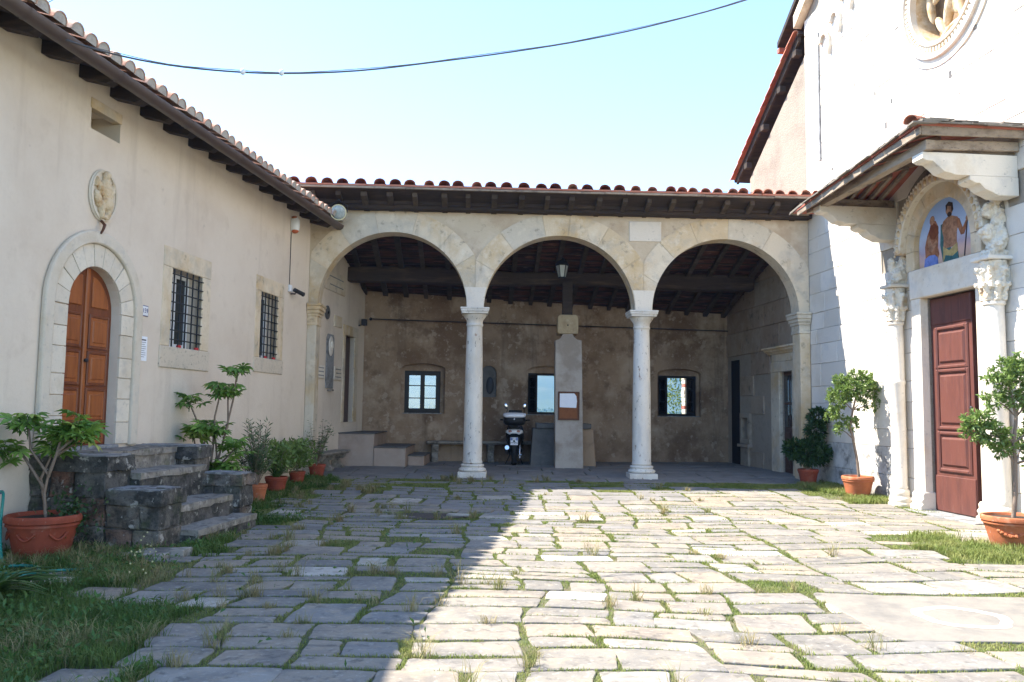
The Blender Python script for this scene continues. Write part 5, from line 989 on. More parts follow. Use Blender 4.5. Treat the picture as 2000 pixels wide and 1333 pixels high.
rd = thing('stone_disc', 'small round stone disc with dark centre high beside the arch respond', 'disc', L.p(-1.14, 0, 3.55)); pts = [(-1.14 + .15 * math.cos(2 * math.pi * i / 24), 3.55 + .15 * math.sin(2 * math.pi * i / 24)) for i in range(24)]; MB().prism(L, pts, .001, .03).build('disc', 'greystone', rd, bevel=.008); MB().ell(L.p(-1.14, .03, 3.55), (.03, .012, .03)).build('centre', 'void', rd)
sl2 = thing('small_spotlight', 'small black spotlight on the inner side wall near the back corner', 'spotlight', L.p(-3.4, .05, 3.55)); MB().box(L, -3.5, -3.36, .08, .2, 3.5, 3.66).build('housing', 'iron', sl2, bevel=.015); MB().tube([L.p(-3.43, .0, 3.5), L.p(-3.43, .1, 3.52)], .015, 6).build('arm', 'iron', sl2)
# overhead cables
cab = [(-5.35, 8.0, 5.5), (-4.97, 8.0, 5.32), (-4.6, 8.0, 5.17), (-4.21, 8.05, 5.06), (-3.71, 8.2, 5.0), (-3.15, 8.4, 5.01), (-2.54, 8.7, 5.11), (-1.78, 9.1, 5.32), (-0.96, 9.6, 5.65), (-0.05, 10.1, 6.01), (0.97, 10.6, 6.42), (2.1, 11.2, 6.96), (3.43, 11.8, 7.62), (4.89, 12.4, 8.44), (6.62, 12.95, 9.45)]
cb = thing('overhead_cable', 'thick grey cable sagging across the sky from the house eaves to the church', 'cable', (-4.97, 8.0, 5.3))
MB().tube(smooth_path([Vector(q) for q in cab]), .0095, 8).build('cable', 'cable', cb, smooth=60); MB().tube([p + Vector((.004 * math.sin(i_ * 1.1), 0, .015 + .006 * math.cos(i_ * .9))) for i_, p in enumerate(smooth_path([Vector(q) for q in cab]))], .004, 5).build('messenger_wire', 'cable', cb, smooth=60)
for p_ in ((-2.54, 8.7, 5.12), (-2.9, 8.52, 5.05), (-4.8, 8.0, 5.25)): MB().ell(p_, (.03, .03, .035), seg=8).build('clip', 'whitepaint', cb, smooth=180)
tw = thing('thin_wire', 'thin black wire stretched above the tiled roof of the portico', 'wire', (-4.6, 18, 6.44)); MB().tube([(-6.5, 17.9, 6.41), (-4.59, 18, 6.44), (.7, 18.5, 6.52), (5.95, 19, 6.66)], .006, 4).build('wire', 'iron', tw)
tw = thing('thin_wire', 'thin grey wire rising from the house gutter clamp into the sky', 'wire', (-4.97, 8.0, 5.35)); MB().tube([(-4.97, 8.0, 5.36), (-4.2, 7.9, 5.75), (-2.5, 7.6, 6.7)], .005, 4).build('wire', 'cable', tw)

# ================================================================== SCOOTER
scp = Vector((.08, 19.35, zg(0, 19.3) + .012)); sc_ = thing('scooter', 'black and white scooter with top box parked inside the portico beside the pier', 'scooter', scp)
FS = Frame(scp, (1, -.02, 0), (.02, 1, 0))       # u right, n forward
def wheel(n, r_, w_):
    ty_ = MB(); prf_ = [(r_ - .075, -w_ / 2 * .8), (r_ - .03, -w_ / 2), (r_ - .008, -w_ * .3), (r_, 0), (r_ - .008, w_ * .3), (r_ - .03, w_ / 2), (r_ - .075, w_ / 2 * .8)]; vs = []; k = 28
    for rr, ww in prf_:
        for i in range(k): a = 2 * math.pi * i / k; vs.append(FS.p(ww, n + rr * math.cos(a), r_ + rr * math.sin(a)))
    ty_.add(vs, [(j * k + i, j * k + (i + 1) % k, ((j + 1) % 7) * k + (i + 1) % k, ((j + 1) % 7) * k + i) for j in range(7) for i in range(k)]); w0 = ty_.build('wheel', 'rubber', sc_, smooth=60)
    rim = MB(); vs = []
    for rr, ww in ((r_ - .075, -.04), (r_ - .075, .04), (.05, .03), (.05, -.03)):
        for i in range(k): a = 2 * math.pi * i / k; vs.append(FS.p(ww, n + rr * math.cos(a), r_ + rr * math.sin(a)))
    rim.add(vs, [(j * k + i, j * k + (i + 1) % k, ((j + 1) % 4) * k + (i + 1) % k, ((j + 1) % 4) * k + i) for j in range(4) for i in range(k)]); rim.build('rim', 'chrome', w0, smooth=40)
wheel(.30, .275, .12); wheel(1.62, .29, .10)
def loft(secs, name, mat, par, pw=2.6, seg=20):
    """secs: (n, zc, half width, half height)"""
    vs = []
    for n, zc, a, b_ in secs:
        for i in range(seg):
            t = 2 * math.pi * i / seg; cx_ = math.copysign(abs(math.cos(t)) ** (2 / pw), math.cos(t)); sy_ = math.copysign(abs(math.sin(t)) ** (2 / pw), math.sin(t)); vs.append(FS.p(a * cx_, n, zc + b_ * sy_))
    m_ = len(secs); fs = [(j * seg + i, j * seg + (i + 1) % seg, (j + 1) * seg + (i + 1) % seg, (j + 1) * seg + i) for j in range(m_ - 1) for i in range(seg)] + [tuple(range(seg)), tuple((m_ - 1) * seg + i for i in range(seg - 1, -1, -1))]
    return MB().add(vs, fs).build(name, mat, par, smooth=60)
bd = loft([(.03, .79, .08, .035), (.06, .77, .16, .075), (.16, .74, .20, .12), (.4, .70, .21, .15), (.7, .64, .20, .16), (.86, .58, .15, .14)], 'body', 'plasticblack', sc_)
loft([(.022, .80, .09, .03), (.05, .785, .165, .062), (.2, .775, .208, .09), (.36, .77, .212, .075), (.55, .74, .205, .06)], 'tail_cowl', 'scooterpaint', bd)
for s_ in (-1, 1): MB().ell(FS.p(.085 * s_, .045, .805), (.055, .03, .032), seg=12).build('tail_light', 'smokelens', bd, smooth=180)
loft([(.05, .60, .11, .10), (.12, .58, .15, .12), (.45, .50, .16, .12), (.85, .42, .16, .1)], 'under_tail', 'plasticblack', sc_); loft([(.02, .46, .06, .14), (.06, .45, .085, .15), (.12, .46, .085, .14)], 'rear_mudguard', 'plasticblack', sc_)
loft([(.12, .875, .12, .03), (.2, .89, .155, .05), (.5, .87, .16, .06), (.8, .82, .14, .055), (.92, .80, .10, .04)], 'seat', 'plasticblack', sc_)
tb = loft([(-.16, 1.07, .16, .06), (-.13, 1.06, .24, .11), (.0, 1.06, .262, .125), (.18, 1.06, .25, .12), (.24, 1.06, .19, .09)], 'top_box', 'plasticblack', sc_, 3.2); loft([(-.165, 1.165, .20, .03), (-.14, 1.17, .255, .05), (.0, 1.185, .272, .062), (.18, 1.18, .26, .055), (.24, 1.17, .2, .035)], 'lid', 'scooterpaint', tb, 3.2)
MB().ell(FS.p(0, -.165, 1.09), (.022, .015, .022), seg=10).build('lock', 'chrome', tb, smooth=180); MB().box(FS, -.09, .09, .0, .2, .91, .96).build('rack', 'plasticblack', sc_)
MB().box(FS, -.02, .02, -.02, .02, .56, .60).build('plate_light', 'plasticblack', sc_)
pt = MB().box(FS, -.0885, .0885, -.006, .0, .49, .665).build('number_plate', 'paper', sc_, bevel=.004)
for s_ in (-1, 1): MB().box(FS, .065 * s_ - .02, .065 * s_ + .02, -.0075, -.006, .595, .66).build('blue_band', 'blueP', pt)
text_part('D1', .075, 'plate_text', 'ink', pt, FS.p(0, -.0085, .625), FS.d, (0, 0, 1)); text_part('8W8N2', .062, 'plate_text', 'ink', pt, FS.p(0, -.0085, .54), FS.d, (0, 0, 1))
ls = loft([(1.10, .75, .05, .03), (1.16, .68, .22, .33), (1.22, .70, .20, .33), (1.30, .72, .10, .25)], 'leg_shield', 'plasticblack', sc_, 2.4); MB().box(FS, -.19, .19, .8, 1.2, .28, .36).build('floorboard', 'plasticblack', sc_, bevel=.03)
MB().tube([FS.p(-.36, 1.02, 1.06), FS.p(-.2, 1.1, 1.05), FS.p(0, 1.14, 1.03), FS.p(.2, 1.1, 1.05), FS.p(.36, 1.02, 1.06)], .017, 8).build('handlebar', 'plasticblack', sc_, smooth=60); loft([(1.05, 1.03, .1, .05), (1.14, 1.03, .16, .08), (1.24, 1.0, .1, .07)], 'handlebar_cowl', 'plasticblack', sc_)
for s_ in (-1, 1):
    mr_ = MB().tube([FS.p(.20 * s_, 1.1, 1.06), FS.p(.22 * s_, 1.08, 1.22), FS.p(.20 * s_ + .02, 1.06, 1.33)], .009, 6).build('mirror', 'plasticblack', sc_, smooth=60); MB().ell(FS.p(.20 * s_ + .03 * s_, 1.06, 1.40), (.055, .02, .075), Matrix.Rotation(R_(18 * s_), 3, 'Y')).build('mirror_glass', 'chrome', mr_, smooth=180)
MB().add([FS.p(u * (1 if k < 1 else .8), 1.2 + .05 * k - .06 * abs(u) * 2, z) for k, z in ((0, 1.02), (1, 1.30)) for u in (-.2, -.1, 0, .1, .2)] + [FS.p(u * (1 if k < 1 else .8), 1.208 + .05 * k - .06 * abs(u) * 2, z) for k, z in ((0, 1.02), (1, 1.30)) for u in (-.2, -.1, 0, .1, .2)], [(i, i + 1, i + 6, i + 5) for i in range(4)] + [(10 + i, 15 + i, 16 + i, 11 + i) for i in range(4)] + [(5, 6, 16, 15), (6, 7, 17, 16), (7, 8, 18, 17), (8, 9, 19, 18), (0, 5, 15, 10), (4, 14, 19, 9)]).build('windscreen', 'plasticblack', sc_, smooth=40)
MB().tube([FS.p(-.13, .75, .26), FS.p(-.15, .5, .27), FS.p(-.155, .3, .33)], .03, 10).tube([FS.p(-.155, .42, .30), FS.p(-.16, .36, .31), FS.p(-.165, .06, .42), FS.p(-.165, .02, .43)], [.04, .058, .062, .05], 14).build('exhaust', 'chrome', sc_, smooth=50); loft([(.22, .30, .05, .09), (.4, .29, .07, .12), (.85, .28, .1, .1)], 'engine', 'plasticblack', sc_)
MB().tube([FS.p(.12, .05, .26), FS.p(.12, .3, .27)], .02, 8).tube([FS.p(.12, .12, .26), FS.p(.18, .12, .26)], .012, 6).tube([FS.p(.13, .12, .18), FS.p(.13, .3, .55)], .022, 8).build('shock_absorber', 'chrome', sc_, smooth=50); MB().tube([FS.p(.03, 1.62, .30), FS.p(.06, 1.5, .5), FS.p(.0, 1.2, 1.0)], .025, 8).build('fork', 'plasticblack', sc_, smooth=50); loft([(1.3, .52, .05, .03), (1.5, .60, .075, .03), (1.72, .57, .07, .03), (1.88, .44, .04, .02)], 'front_mudguard', 'scooterpaint', sc_); MB().tube([FS.p(-.1, .75, .25), FS.p(-.22, .72, .0)], .012, 6).tube([FS.p(.1, .75, .25), FS.p(.2, .72, .0)], .012, 6).build('stand', 'plasticblack', sc_)

# ================================================================== PLANTS
def pot(root, c, r_, h, mat='terracotta', tall=False):
    c = Vector(c); pr = [(r_ * .68, 0), (r_ * .70, .01), (r_ * .80, h * .4), (r_ * .90, h * .72), (r_ * .91, h * .74), (r_ * .955, h * .75), (r_ * .955, h * .80), (r_ * .93, h * .815), (r_ * .99, h * .84), (r_ * 1.0, h * .92), (r_ * .985, h * .98), (r_ * .95, h), (r_ * .90, h * .985), (r_ * .87, h * .9), (r_ * .8, h * .5)]
    p_ = MB().lathe(c, pr, 36).build('pot', mat, root, smooth=45); MB().lathe(c, [(0, h * .93), (r_ * .5, h * .925), (r_ * .885, h * .90)], 24).build('soil', 'potsoil', root, smooth=60); return p_
def leaf_tris(P0, D, Nn, ln, wd, bend=.15):
    """vectorised folded leaves -> verts, tris"""
    D = D / np.linalg.norm(D, axis=1, keepdims=True); Sd = np.cross(D, Nn); Sd /= np.maximum(np.linalg.norm(Sd, axis=1, keepdims=True), 1e-6); Nn = np.cross(Sd, D); k = len(P0); ln = ln[:, None]; wd = wd[:, None]
    mid = P0 + D * ln * .5 - Nn * ln * bend * .15; tip = P0 + D * ln - Nn * ln * bend; l = P0 + D * ln * .48 + Sd * wd * .5 + Nn * wd * .16; r_ = P0 + D * ln * .48 - Sd * wd * .5 + Nn * wd * .16
    V = np.stack([P0, l, tip, r_, mid], 1).reshape(-1, 3); b = (np.arange(k) * 5)[:, None]; F = np.concatenate([b + [0, 4, 1], b + [1, 4, 2], b + [0, 3, 4], b + [4, 3, 2]]); return V, F
def rand_dirs(k, zb=0.0):
    d = rng.normal(size=(k, 3)); d[:, 2] += zb; return d / np.linalg.norm(d, axis=1, keepdims=True)
def palm_mesh(name, lobes=8, ln=.16):
    vs = []; fs = []
    for i in range(lobes):
        a = R_(-125 + 250 * i / (lobes - 1)); l = ln * (1 - .30 * abs(a) / 2.44); d = Vector((math.cos(a), math.sin(a), 0)); s = Vector((-math.sin(a), math.cos(a), 0)); w_ = l * .15; k = len(vs)
        vs += [Vector((0, 0, 0)), d * l * .38 + s * w_ * .72 + Vector((0, 0, .012)), d * l * .66 + s * w_ * 1.05 + Vector((0, 0, .004)), d * l + Vector((0, 0, -l * .22)), d * l * .66 - s * w_ * 1.05 + Vector((0, 0, .004)), d * l * .38 - s * w_ * .72 + Vector((0, 0, .012)), d * l * .6 + Vector((0, 0, -.006))]
        fs += [(k, k + 1, k + 6), (k + 1, k + 2, k + 6), (k + 2, k + 3, k + 6), (k + 6, k + 3, k + 4), (k + 6, k + 4, k + 5), (k, k + 6, k + 5)]
    me = bpy.data.meshes.new(name); me.from_pydata(vs, [], fs); me.update(); me.materials.append(M['fatsia']); shade(me, 180); return me
PALM = [palm_mesh('leaf', 8, .18), palm_mesh('leaf', 7, .16)]
def fatsia(root, stems, base, nleaf=9, sc=1.0):
    """stems: list of polylines (offsets from base); leaves whorled at each tip"""
    for path in stems:
        pts = [Vector(base) + Vector(p) for p in path]; n = len(pts)
        MB().tube(pts, [.017 * sc * (1 - .4 * i / (n - 1)) for i in range(n)], 6).build('stem', 'bark', root, smooth=60)
        tip = pts[-1]
        pet = MB(); a0 = random.uniform(0, 360)
        for i in range(nleaf):
            a = R_(a0 + 137.5 * i); el_ = R_(random.uniform(0, 68) if i < nleaf - 3 else 80); ln = random.uniform(.10, .19) * sc
            d = Vector((math.cos(a) * math.cos(el_), math.sin(a) * math.cos(el_), math.sin(el_))); q = tip - Vector((0, 0, .012 * i)) + d * ln
            pet.tube([tip - Vector((0, 0, .012 * i)), tip + d * ln * .6 + Vector((0, 0, -.01 * i + .015)), q], .004, 4)
            x = Vector((math.cos(a), math.sin(a), random.uniform(-.4, .75))).normalized(); y_ = Vector((-math.sin(a), math.cos(a), random.uniform(-.45, .45))).normalized(); s_ = random.uniform(.75, 1.2) * sc
            piece('leaf', PALM[i % 2], root, orient(x, y_, q) @ Matrix.Diagonal((s_, s_, s_, 1)))
        pet.build('leaf_stalks', 'weed', root)
        root.children[-1]['kind'] = 'stuff'
# big pot with fatsia left of the steps
b0 = (-4.60, 8.28, zg(0, 8)); fa = thing('potted_fatsia', 'broad-leaved plant in a big terracotta pot in front of the stone steps', 'potted plant', b0)
pt_ = pot(fa, b0, .345, .42, 'darkpot')
for s_ in (-35, -90, -145): 
    a = R_(s_); MB().tube([Vector(b0) + Vector((math.cos(a + t) * (.305), math.sin(a + t) * .305, .24 - .045 * math.cos(t * 7)) ) for t in (-.28, -.18, -.09, 0, .09, .18, .28)], .012, 6).build('garland', 'darkpot', pt_, smooth=60)
fatsia(fa, [[(.02, 0, .36), (-.02, .02, .62), (.02, .0, .8), (-.17, 0, 1.05), (-.22, .02, 1.30)], [(.02, 0, .78), (.10, -.02, 1.0), (.14, .0, 1.22)], [(.1, -.01, 1.02), (.24, -.03, 1.14), (.33, 0, 1.20)], [(-.02, .02, .66), (-.28, .05, 1.0), (-.45, .03, 1.02)], [(.0, .05, .4), (-.12, .12, .75), (-.02, .16, 1.06)], [(.1, 0, 1.0), (.2, .1, 1.1), (.22, .12, 1.28)]], b0, 14, .95)
k = 350; ctr = np.array(b0) + np.array([.22, .12, .38]); ps = ctr + rng.normal(size=(k, 3)) * np.array([.12, .1, .13]); V_, F_ = leaf_tris(ps, rand_dirs(k, .4), rand_dirs(k, 1), rng.uniform(.03, .07, k), rng.uniform(.02, .045, k)); tag(quick_mesh('undergrowth', V_, F_, 'darkleaf', fa), kind='stuff')
# tall fatsia behind the steps
b1 = (-4.28, 11.75, zg(0, 11.9)); fb = thing('potted_fatsia', 'tall leggy broad-leaved plant rising behind the stone steps against the plaster wall', 'potted plant', b1); pot(fb, b1, .24, .36)
fatsia(fb, [[(0, 0, .33), (-.02, 0, .8), (-.12, 0, 1.2), (-.28, 0, 1.55)], [(.02, 0, .33), (.08, 0, .9), (.08, .02, 1.35), (.16, 0, 1.72)], [(.05, 0, .34), (.22, 0, 1.0), (.34, 0, 1.6), (.38, 0, 1.98)], [(.0, .02, .34), (.16, .03, .8), (.28, 0, 1.25), (.26, .0, 1.68)], [(-.02, 0, .34), (-.05, 0, .9), (.0, -.05, 1.17)], [(.05, 0, .34), (.14, 0, .8), (.12, -.05, 1.12)], [(.05, 0, .34), (.2, 0, .7), (.42, -.05, .92)], [(.04, 0, .34), (.1, -.04, .5), (.12, -.08, .62)], [(-.03, 0, .34), (-.14, 0, .8), (-.2, -.03, 1.12)], [(.1, 0, .34), (.3, -.05, .55), (.36, -.12, .66)]], b1, 12, 1.02)
# clump builders
def clump(root, name, base, k, spread, zc, zr, ln, wd, mat, zb=.5):
    ps = np.array(base) + rng.normal(size=(k, 3)) * np.array([spread, spread, 0]) + np.stack([np.zeros(k), np.zeros(k), rng.uniform(zc - zr, zc + zr, k)], 1); V_, F_ = leaf_tris(ps, rand_dirs(k, zb), rand_dirs(k, 1), rng.uniform(ln * .6, ln * 1.3, k), rng.uniform(wd * .7, wd * 1.3, k)); return tag(quick_mesh(name, V_, F_, mat, root), kind='stuff')
def twigs(root, base, tips, r_=.007, mat='bark'):
    for t in tips:
        b_ = Vector(base); e_ = b_ + Vector(t); m_ = (b_ + e_) / 2 + Vector((random.uniform(-.04, .04), random.uniform(-.04, .04), .04)); MB().tube([b_, m_, e_], [r_, r_ * .8, r_ * .4], 5).build('stem', mat, root, smooth=60)
b2_ = (-3.92, 12.95, zg(0, 12.95)); ol = thing('potted_oleander', 'narrow-leaved oleander in a small terracotta pot beside the stone steps', 'potted plant', b2_); pot(ol, b2_, .16, .30)
tp = [(random.gauss(0, .17) - .05, random.gauss(0, .12), random.uniform(.6, 1.25)) for _ in range(34)]; twigs(ol, Vector(b2_) + Vector((0, 0, .27)), [Vector(t) - Vector((0, 0, .27)) for t in tp])
ps = []; ds_ = []
for t in tp:
    for q in range(34):
        f_ = random.uniform(.35, 1.02); ps.append(Vector(b2_) + Vector((0, 0, .27)) * (1 - f_) + Vector(t) * f_ + Vector((0, 0, .03))); a = random.uniform(0, 6.28); ds_.append((math.cos(a), math.sin(a), .75))
V_, F_ = leaf_tris(np.array(ps), np.array(ds_), rand_dirs(len(ps), 1), rng.uniform(.07, .13, len(ps)), rng.uniform(.012, .02, len(ps))); tag(quick_mesh('foliage', V_, F_, 'olealeaf', ol), kind='stuff')
def strap_plant(root, base, k, ln, wd, mat='strap', up_=.9, each=True):
    for i in range(k):
        a = random.uniform(0, 6.28); l = ln * random.uniform(.65, 1.15); o_ = up_ * random.uniform(.55, 1.25); d = Vector((math.cos(a), math.sin(a), 0)); s = Vector((-math.sin(a), math.cos(a), 0)); vs = []; b_ = Vector(base) + d * .04
        for j in range(7):
            t = j / 6; p_ = b_ + d * (l * t * (.35 + .65 * t)) + Vector((0, 0, l * o_ * (t - .72 * t * t))); w_ = wd * (1 - t ** 3) * (.6 + .4 * min(1, t * 4)); vs += [p_ - s * w_ / 2 + Vector((0, 0, w_ * .25)), p_, p_ + s * w_ / 2 + Vector((0, 0, w_ * .25))]
        fs = [(3 * j + c, 3 * j + c + 1, 3 * j + c + 4, 3 * j + c + 3) for j in range(6) for c in (0, 1)]; MB().add(vs, fs).build('leaf', mat, root, smooth=180, weld=False)
b3 = (-3.95, 14.1, zg(0, 14.1)); ag = thing('potted_strap_plant', 'drooping strap-leaved plant in a dark red pot along the house wall', 'potted plant', b3); pot(ag, b3, .19, .28, 'darkpot'); strap_plant(ag, Vector(b3) + Vector((0, 0, .25)), 46, .55, .024, up_=1.1)
clump(ag, 'foliage', Vector(b3) + Vector((.0, .1, .0)), 700, .16, .62, .22, .10, .04, 'citrus'); twigs(ag, Vector(b3) + Vector((0, 0, .25)), [(random.gauss(0, .12), .08 + random.gauss(0, .06), random.uniform(.3, .5)) for _ in range(8)])
b4 = (-3.88, 15.2, zg(0, 15.2)); sp_ = thing('potted_shrub', 'bright green leafy shrub in a small red pot between the strap plant and the arcade', 'potted plant', b4); pot(sp_, b4, .15, .24, 'darkpot'); clump(sp_, 'foliage', Vector(b4), 900, .15, .55, .24, .09, .035, 'citrus'); twigs(sp_, Vector(b4) + Vector((0, 0, .2)), [(random.gauss(0, .12), random.gauss(0, .08), random.uniform(.25, .5)) for _ in range(8)])
b5 = (-3.78, 16.3, zg(0, 16.3)); rp_ = thing('potted_sapling', 'thin wispy plant in an orange red pot at the foot of the arcade', 'potted plant', b5); pot(rp_, b5, .17, .27, 'darkpot')
tp = [(random.gauss(.05, .24), random.gauss(0, .12), random.uniform(.5, 1.15)) for _ in range(26)]; twigs(rp_, Vector(b5) + Vector((0, 0, .25)), [Vector(t) - Vector((0, 0, .25)) for t in tp], .006)
ps = []; ds_ = []
for t in tp:
    for q in range(22):
        f_ = random.uniform(.4, 1.03); ps.append(Vector(b5) + Vector((0, 0, .25)) * (1 - f_) + Vector(t) * f_ + Vector((random.gauss(0, .02), random.gauss(0, .02), .03))); a = random.uniform(0, 6.28); ds_.append((math.cos(a), math.sin(a), .3))
V_, F_ = leaf_tris(np.array(ps), np.array(ds_), rand_dirs(len(ps), 1), rng.uniform(.05, .09, len(ps)), rng.uniform(.014, .024, len(ps))); tag(quick_mesh('foliage', V_, F_, 'olealeaf', rp_), kind='stuff')
# right side
b6 = (5.82, 16.3, zg(0, 16.3)); sh = thing('potted_shrub', 'dark leafy shrub in a red pot standing in shade before the side door', 'potted plant', b6); pot(sh, b6, .20, .30, 'darkpot')
for cx_, cy_, cz_, r_, kk in ((0.0, 0, .62, .24, 900), (-.27, 0, .68, .17, 500), (.22, .0, .60, .20, 600), (.17, .03, 1.05, .17, 500), (.22, .03, 1.32, .16, 450)):
    d = rand_dirs(kk); ps = np.array(b6) + np.array([cx_, cy_, cz_]) + d * (r_ * rng.uniform(.45, 1.05, kk)[:, None]); V_, F_ = leaf_tris(ps, d + rand_dirs(kk) * .6, rand_dirs(kk, 1), rng.uniform(.07, .12, kk), rng.uniform(.03, .05, kk)); tag(quick_mesh('foliage', V_, F_, 'darkleaf', sh), kind='stuff')
twigs(sh, Vector(b6) + Vector((0, 0, .26)), [(random.gauss(0, .14), random.gauss(0, .06), random.uniform(.25, .5)) for _ in range(8)] + [(.17, .03, .8), (.2, .03, 1.05)], .010)
def topiary(name, label, base, r_, h, stem, blobs, nl, potmat='terracotta'):
    t = thing(name, label, 'potted tree', base); pot(t, base, r_, h, potmat); b_ = Vector(base)
    top = b_ + Vector(stem[-1]); MB().tube([b_ + Vector(p) for p in stem], [.026 - .010 * i / (len(stem) - 1) for i in range(len(stem))], 8).build('trunk', 'bark', t, smooth=60)
    Vs = []; Fs = []; off = 0
    for (x, y_, z_, rr, dn_) in blobs:
        e_ = b_ + Vector((x, y_, z_)); st = min((b_ + Vector(p) for p in stem[2:]), key=lambda q: (q - e_).length + (0 if q.z < e_.z else .5)); MB().tube([st, (st + e_) / 2 + Vector((0, 0, .02)), e_], [.012, .009, .005], 6).build('branch', 'bark', t, smooth=60)
        k = int(nl * dn_ * rr * rr * 420); nt_ = max(6, k // 14); td_ = rand_dirs(nt_); tc = np.array(e_) + td_ * (rr * rng.uniform(.35, 1.05, nt_)[:, None]) * np.array([1, 1, .85])
        ps = np.repeat(tc, 14, 0) + rng.normal(size=(nt_ * 14, 3)) * .012; d = rand_dirs(nt_ * 14, .35) + np.repeat(td_, 14, 0) * .7; V_, F_ = leaf_tris(ps, d, rand_dirs(nt_ * 14, 1), rng.uniform(.045, .08, nt_ * 14), rng.uniform(.020, .032, nt_ * 14)); Vs.append(V_); Fs.append(F_ + off); off += len(V_)
    tag(quick_mesh('crown', np.concatenate(Vs), np.concatenate(Fs), 'citrus', t), kind='stuff'); return t
topiary('potted_tree', 'small clipped tree in a terracotta pot against the sunlit church wall', (6.06, 14.55, zg(0, 14.5)), .27, .36, [(.02, 0, .3), (.0, 0, .6), (-.07, 0, 1.0), (-.12, 0, 1.2), (-.06, 0, 1.5), (.0, 0, 1.75)],
    [(-.32, 0, 1.72, .22, 1), (-.36, .05, 1.45, .16, 1), (-.1, -.08, 1.9, .22, 1), (.14, 0, 1.98, .22, 1), (.3, .02, 1.85, .17, .9), (-.22, .08, 1.98, .17, 1), (-.1, .05, 1.28, .15, .8), (-.30, -.02, 1.18, .11, .9), (.1, .05, 1.62, .14, .55), (.32, -.02, 1.6, .12, .6), (.02, -.02, 2.1, .13, .9)], 46)
pt2 = topiary('potted_tree', 'larger clipped tree in a wide chipped terracotta pot beside the church door column', (5.86, 9.72, zg(0, 9.7)), .36, .36, [(-.02, 0, .3), (.02, 0, .6), (.03, 0, .95), (.02, 0, 1.2), (.06, 0, 1.5), (.0, 0, 1.8)],
    [(-.36, 0, 1.44, .17, 1), (-.22, -.05, 1.28, .17, 1), (-.42, .04, 1.30, .12, 1), (-.05, 0, 1.98, .22, 1), (.18, .05, 2.05, .22, 1), (.32, 0, 1.75, .24, 1), (.36, -.05, 1.4, .22, 1), (.2, .1, 1.2, .16, 1), (-.12, .1, 1.7, .15, .7), (.1, -.08, 1.75, .15, .6), (.28, .02, .98, .13, .9), (-.12, 0, 1.12, .12, .9), (.5, 0, 1.1, .16, 1)], 46)
gl_ = MB(); c = Vector((5.86, 9.72, zg(0, 9.7)))
for s_ in (-125, -65):
    for t in range(9):
        a = R_(s_ + (t - 4) * 7); gl_.ell(c + Vector((.30 * math.cos(a), .30 * math.sin(a), .20 - .05 * math.cos((t - 4) * .38))), (.025, .025, .022), seg=7, rings=5)
roughen(gl_.build('garland', 'terracotta', pt2.children[0], smooth=180), .01, 30, 1)
# strap plant in the corner by the hose
bz = (-3.95, 6.38, zg(0, 6)); cp_ = thing('strap_plant', 'clump of arching strap leaves growing by the green hose', 'plant', bz); strap_plant(cp_, bz, 60, .58, .045, up_=1.0)
# garden hose
hs = [L.p(8.36, .03, .62), L.p(8.42, .14, .635), L.p(8.47, .19, .58), L.p(8.52, .22, .38), L.p(8.66, .34, .16), L.p(8.85, .52, .035), L.p(9.1, .72, .03), L.p(9.35, .72, .035), L.p(9.42, .95, .03), L.p(9.2, 1.1, .035), L.p(8.98, .95, .045), L.p(9.05, .75, .055), L.p(9.3, .8, .05), L.p(9.3, 1.05, .05), L.p(9.05, 1.25, .035), L.p(8.9, 1.5, .03)]
ho = thing('garden_hose', 'green garden hose hanging from a wall tap and coiled on the grass', 'hose', L.p(9.0, .3, 0)); MB().tube(smooth_path(hs), .014, 8).build('hose', 'hose', ho, smooth=60); MB().tube([L.p(8.34, .0, .62), L.p(8.40, .12, .63)], .02, 8).build('tap', 'blueink', ho, smooth=60)
# loose slabs by the steps
for (u, n, a) in ((8.25, 1.5, .2), (8.1, 1.65, .6)):
    q = L.p(u, n, 0); po = stone_outline(q.x - .24, q.x + .24, q.y - .09, q.y + .09, .03, .03); st = thing('loose_slab', 'flat loose stone slab lying in the grass beside the stone steps', 'slab', (q.x, q.y, 0), 'loose slabs beside the steps'); mb = stone_mesh(po, .05 + a * .05, (.03, .05)); mb.build('slab', 'lightstone', st, smooth=40)

# ================================================================== GRASS AND WEEDS
def grass(name, P0, hgt, wid, lean, mat, parent=None):
    k = len(P0); a = rng.uniform(0, 2 * np.pi, k); s = np.stack([np.cos(a), np.sin(a), np.zeros(k)], 1); b = a + rng.uniform(1.0, 2.2, k); d = np.stack([np.cos(b), np.sin(b), np.zeros(k)], 1); w_ = wid[:, None]; h = hgt[:, None]; ln = (lean * hgt)[:, None]; z_ = np.array([0, 0, 1.0])
    m_ = P0 + d * ln * .35 + z_ * h * .6; t = P0 + d * ln + z_ * h * (1 - .25 * lean[:, None]); V = np.stack([P0 - s * w_ / 2, P0 + s * w_ / 2, m_ + s * w_ * .38, m_ - s * w_ * .38, t], 1).reshape(-1, 3); q = (np.arange(k) * 5)[:, None]
    F = np.concatenate([q + [0, 1, 2], q + [0, 2, 3], q + [3, 2, 4]]); return tag(quick_mesh(name, V, F, mat, parent), kind='stuff')
zgv = np.vectorize(zg)
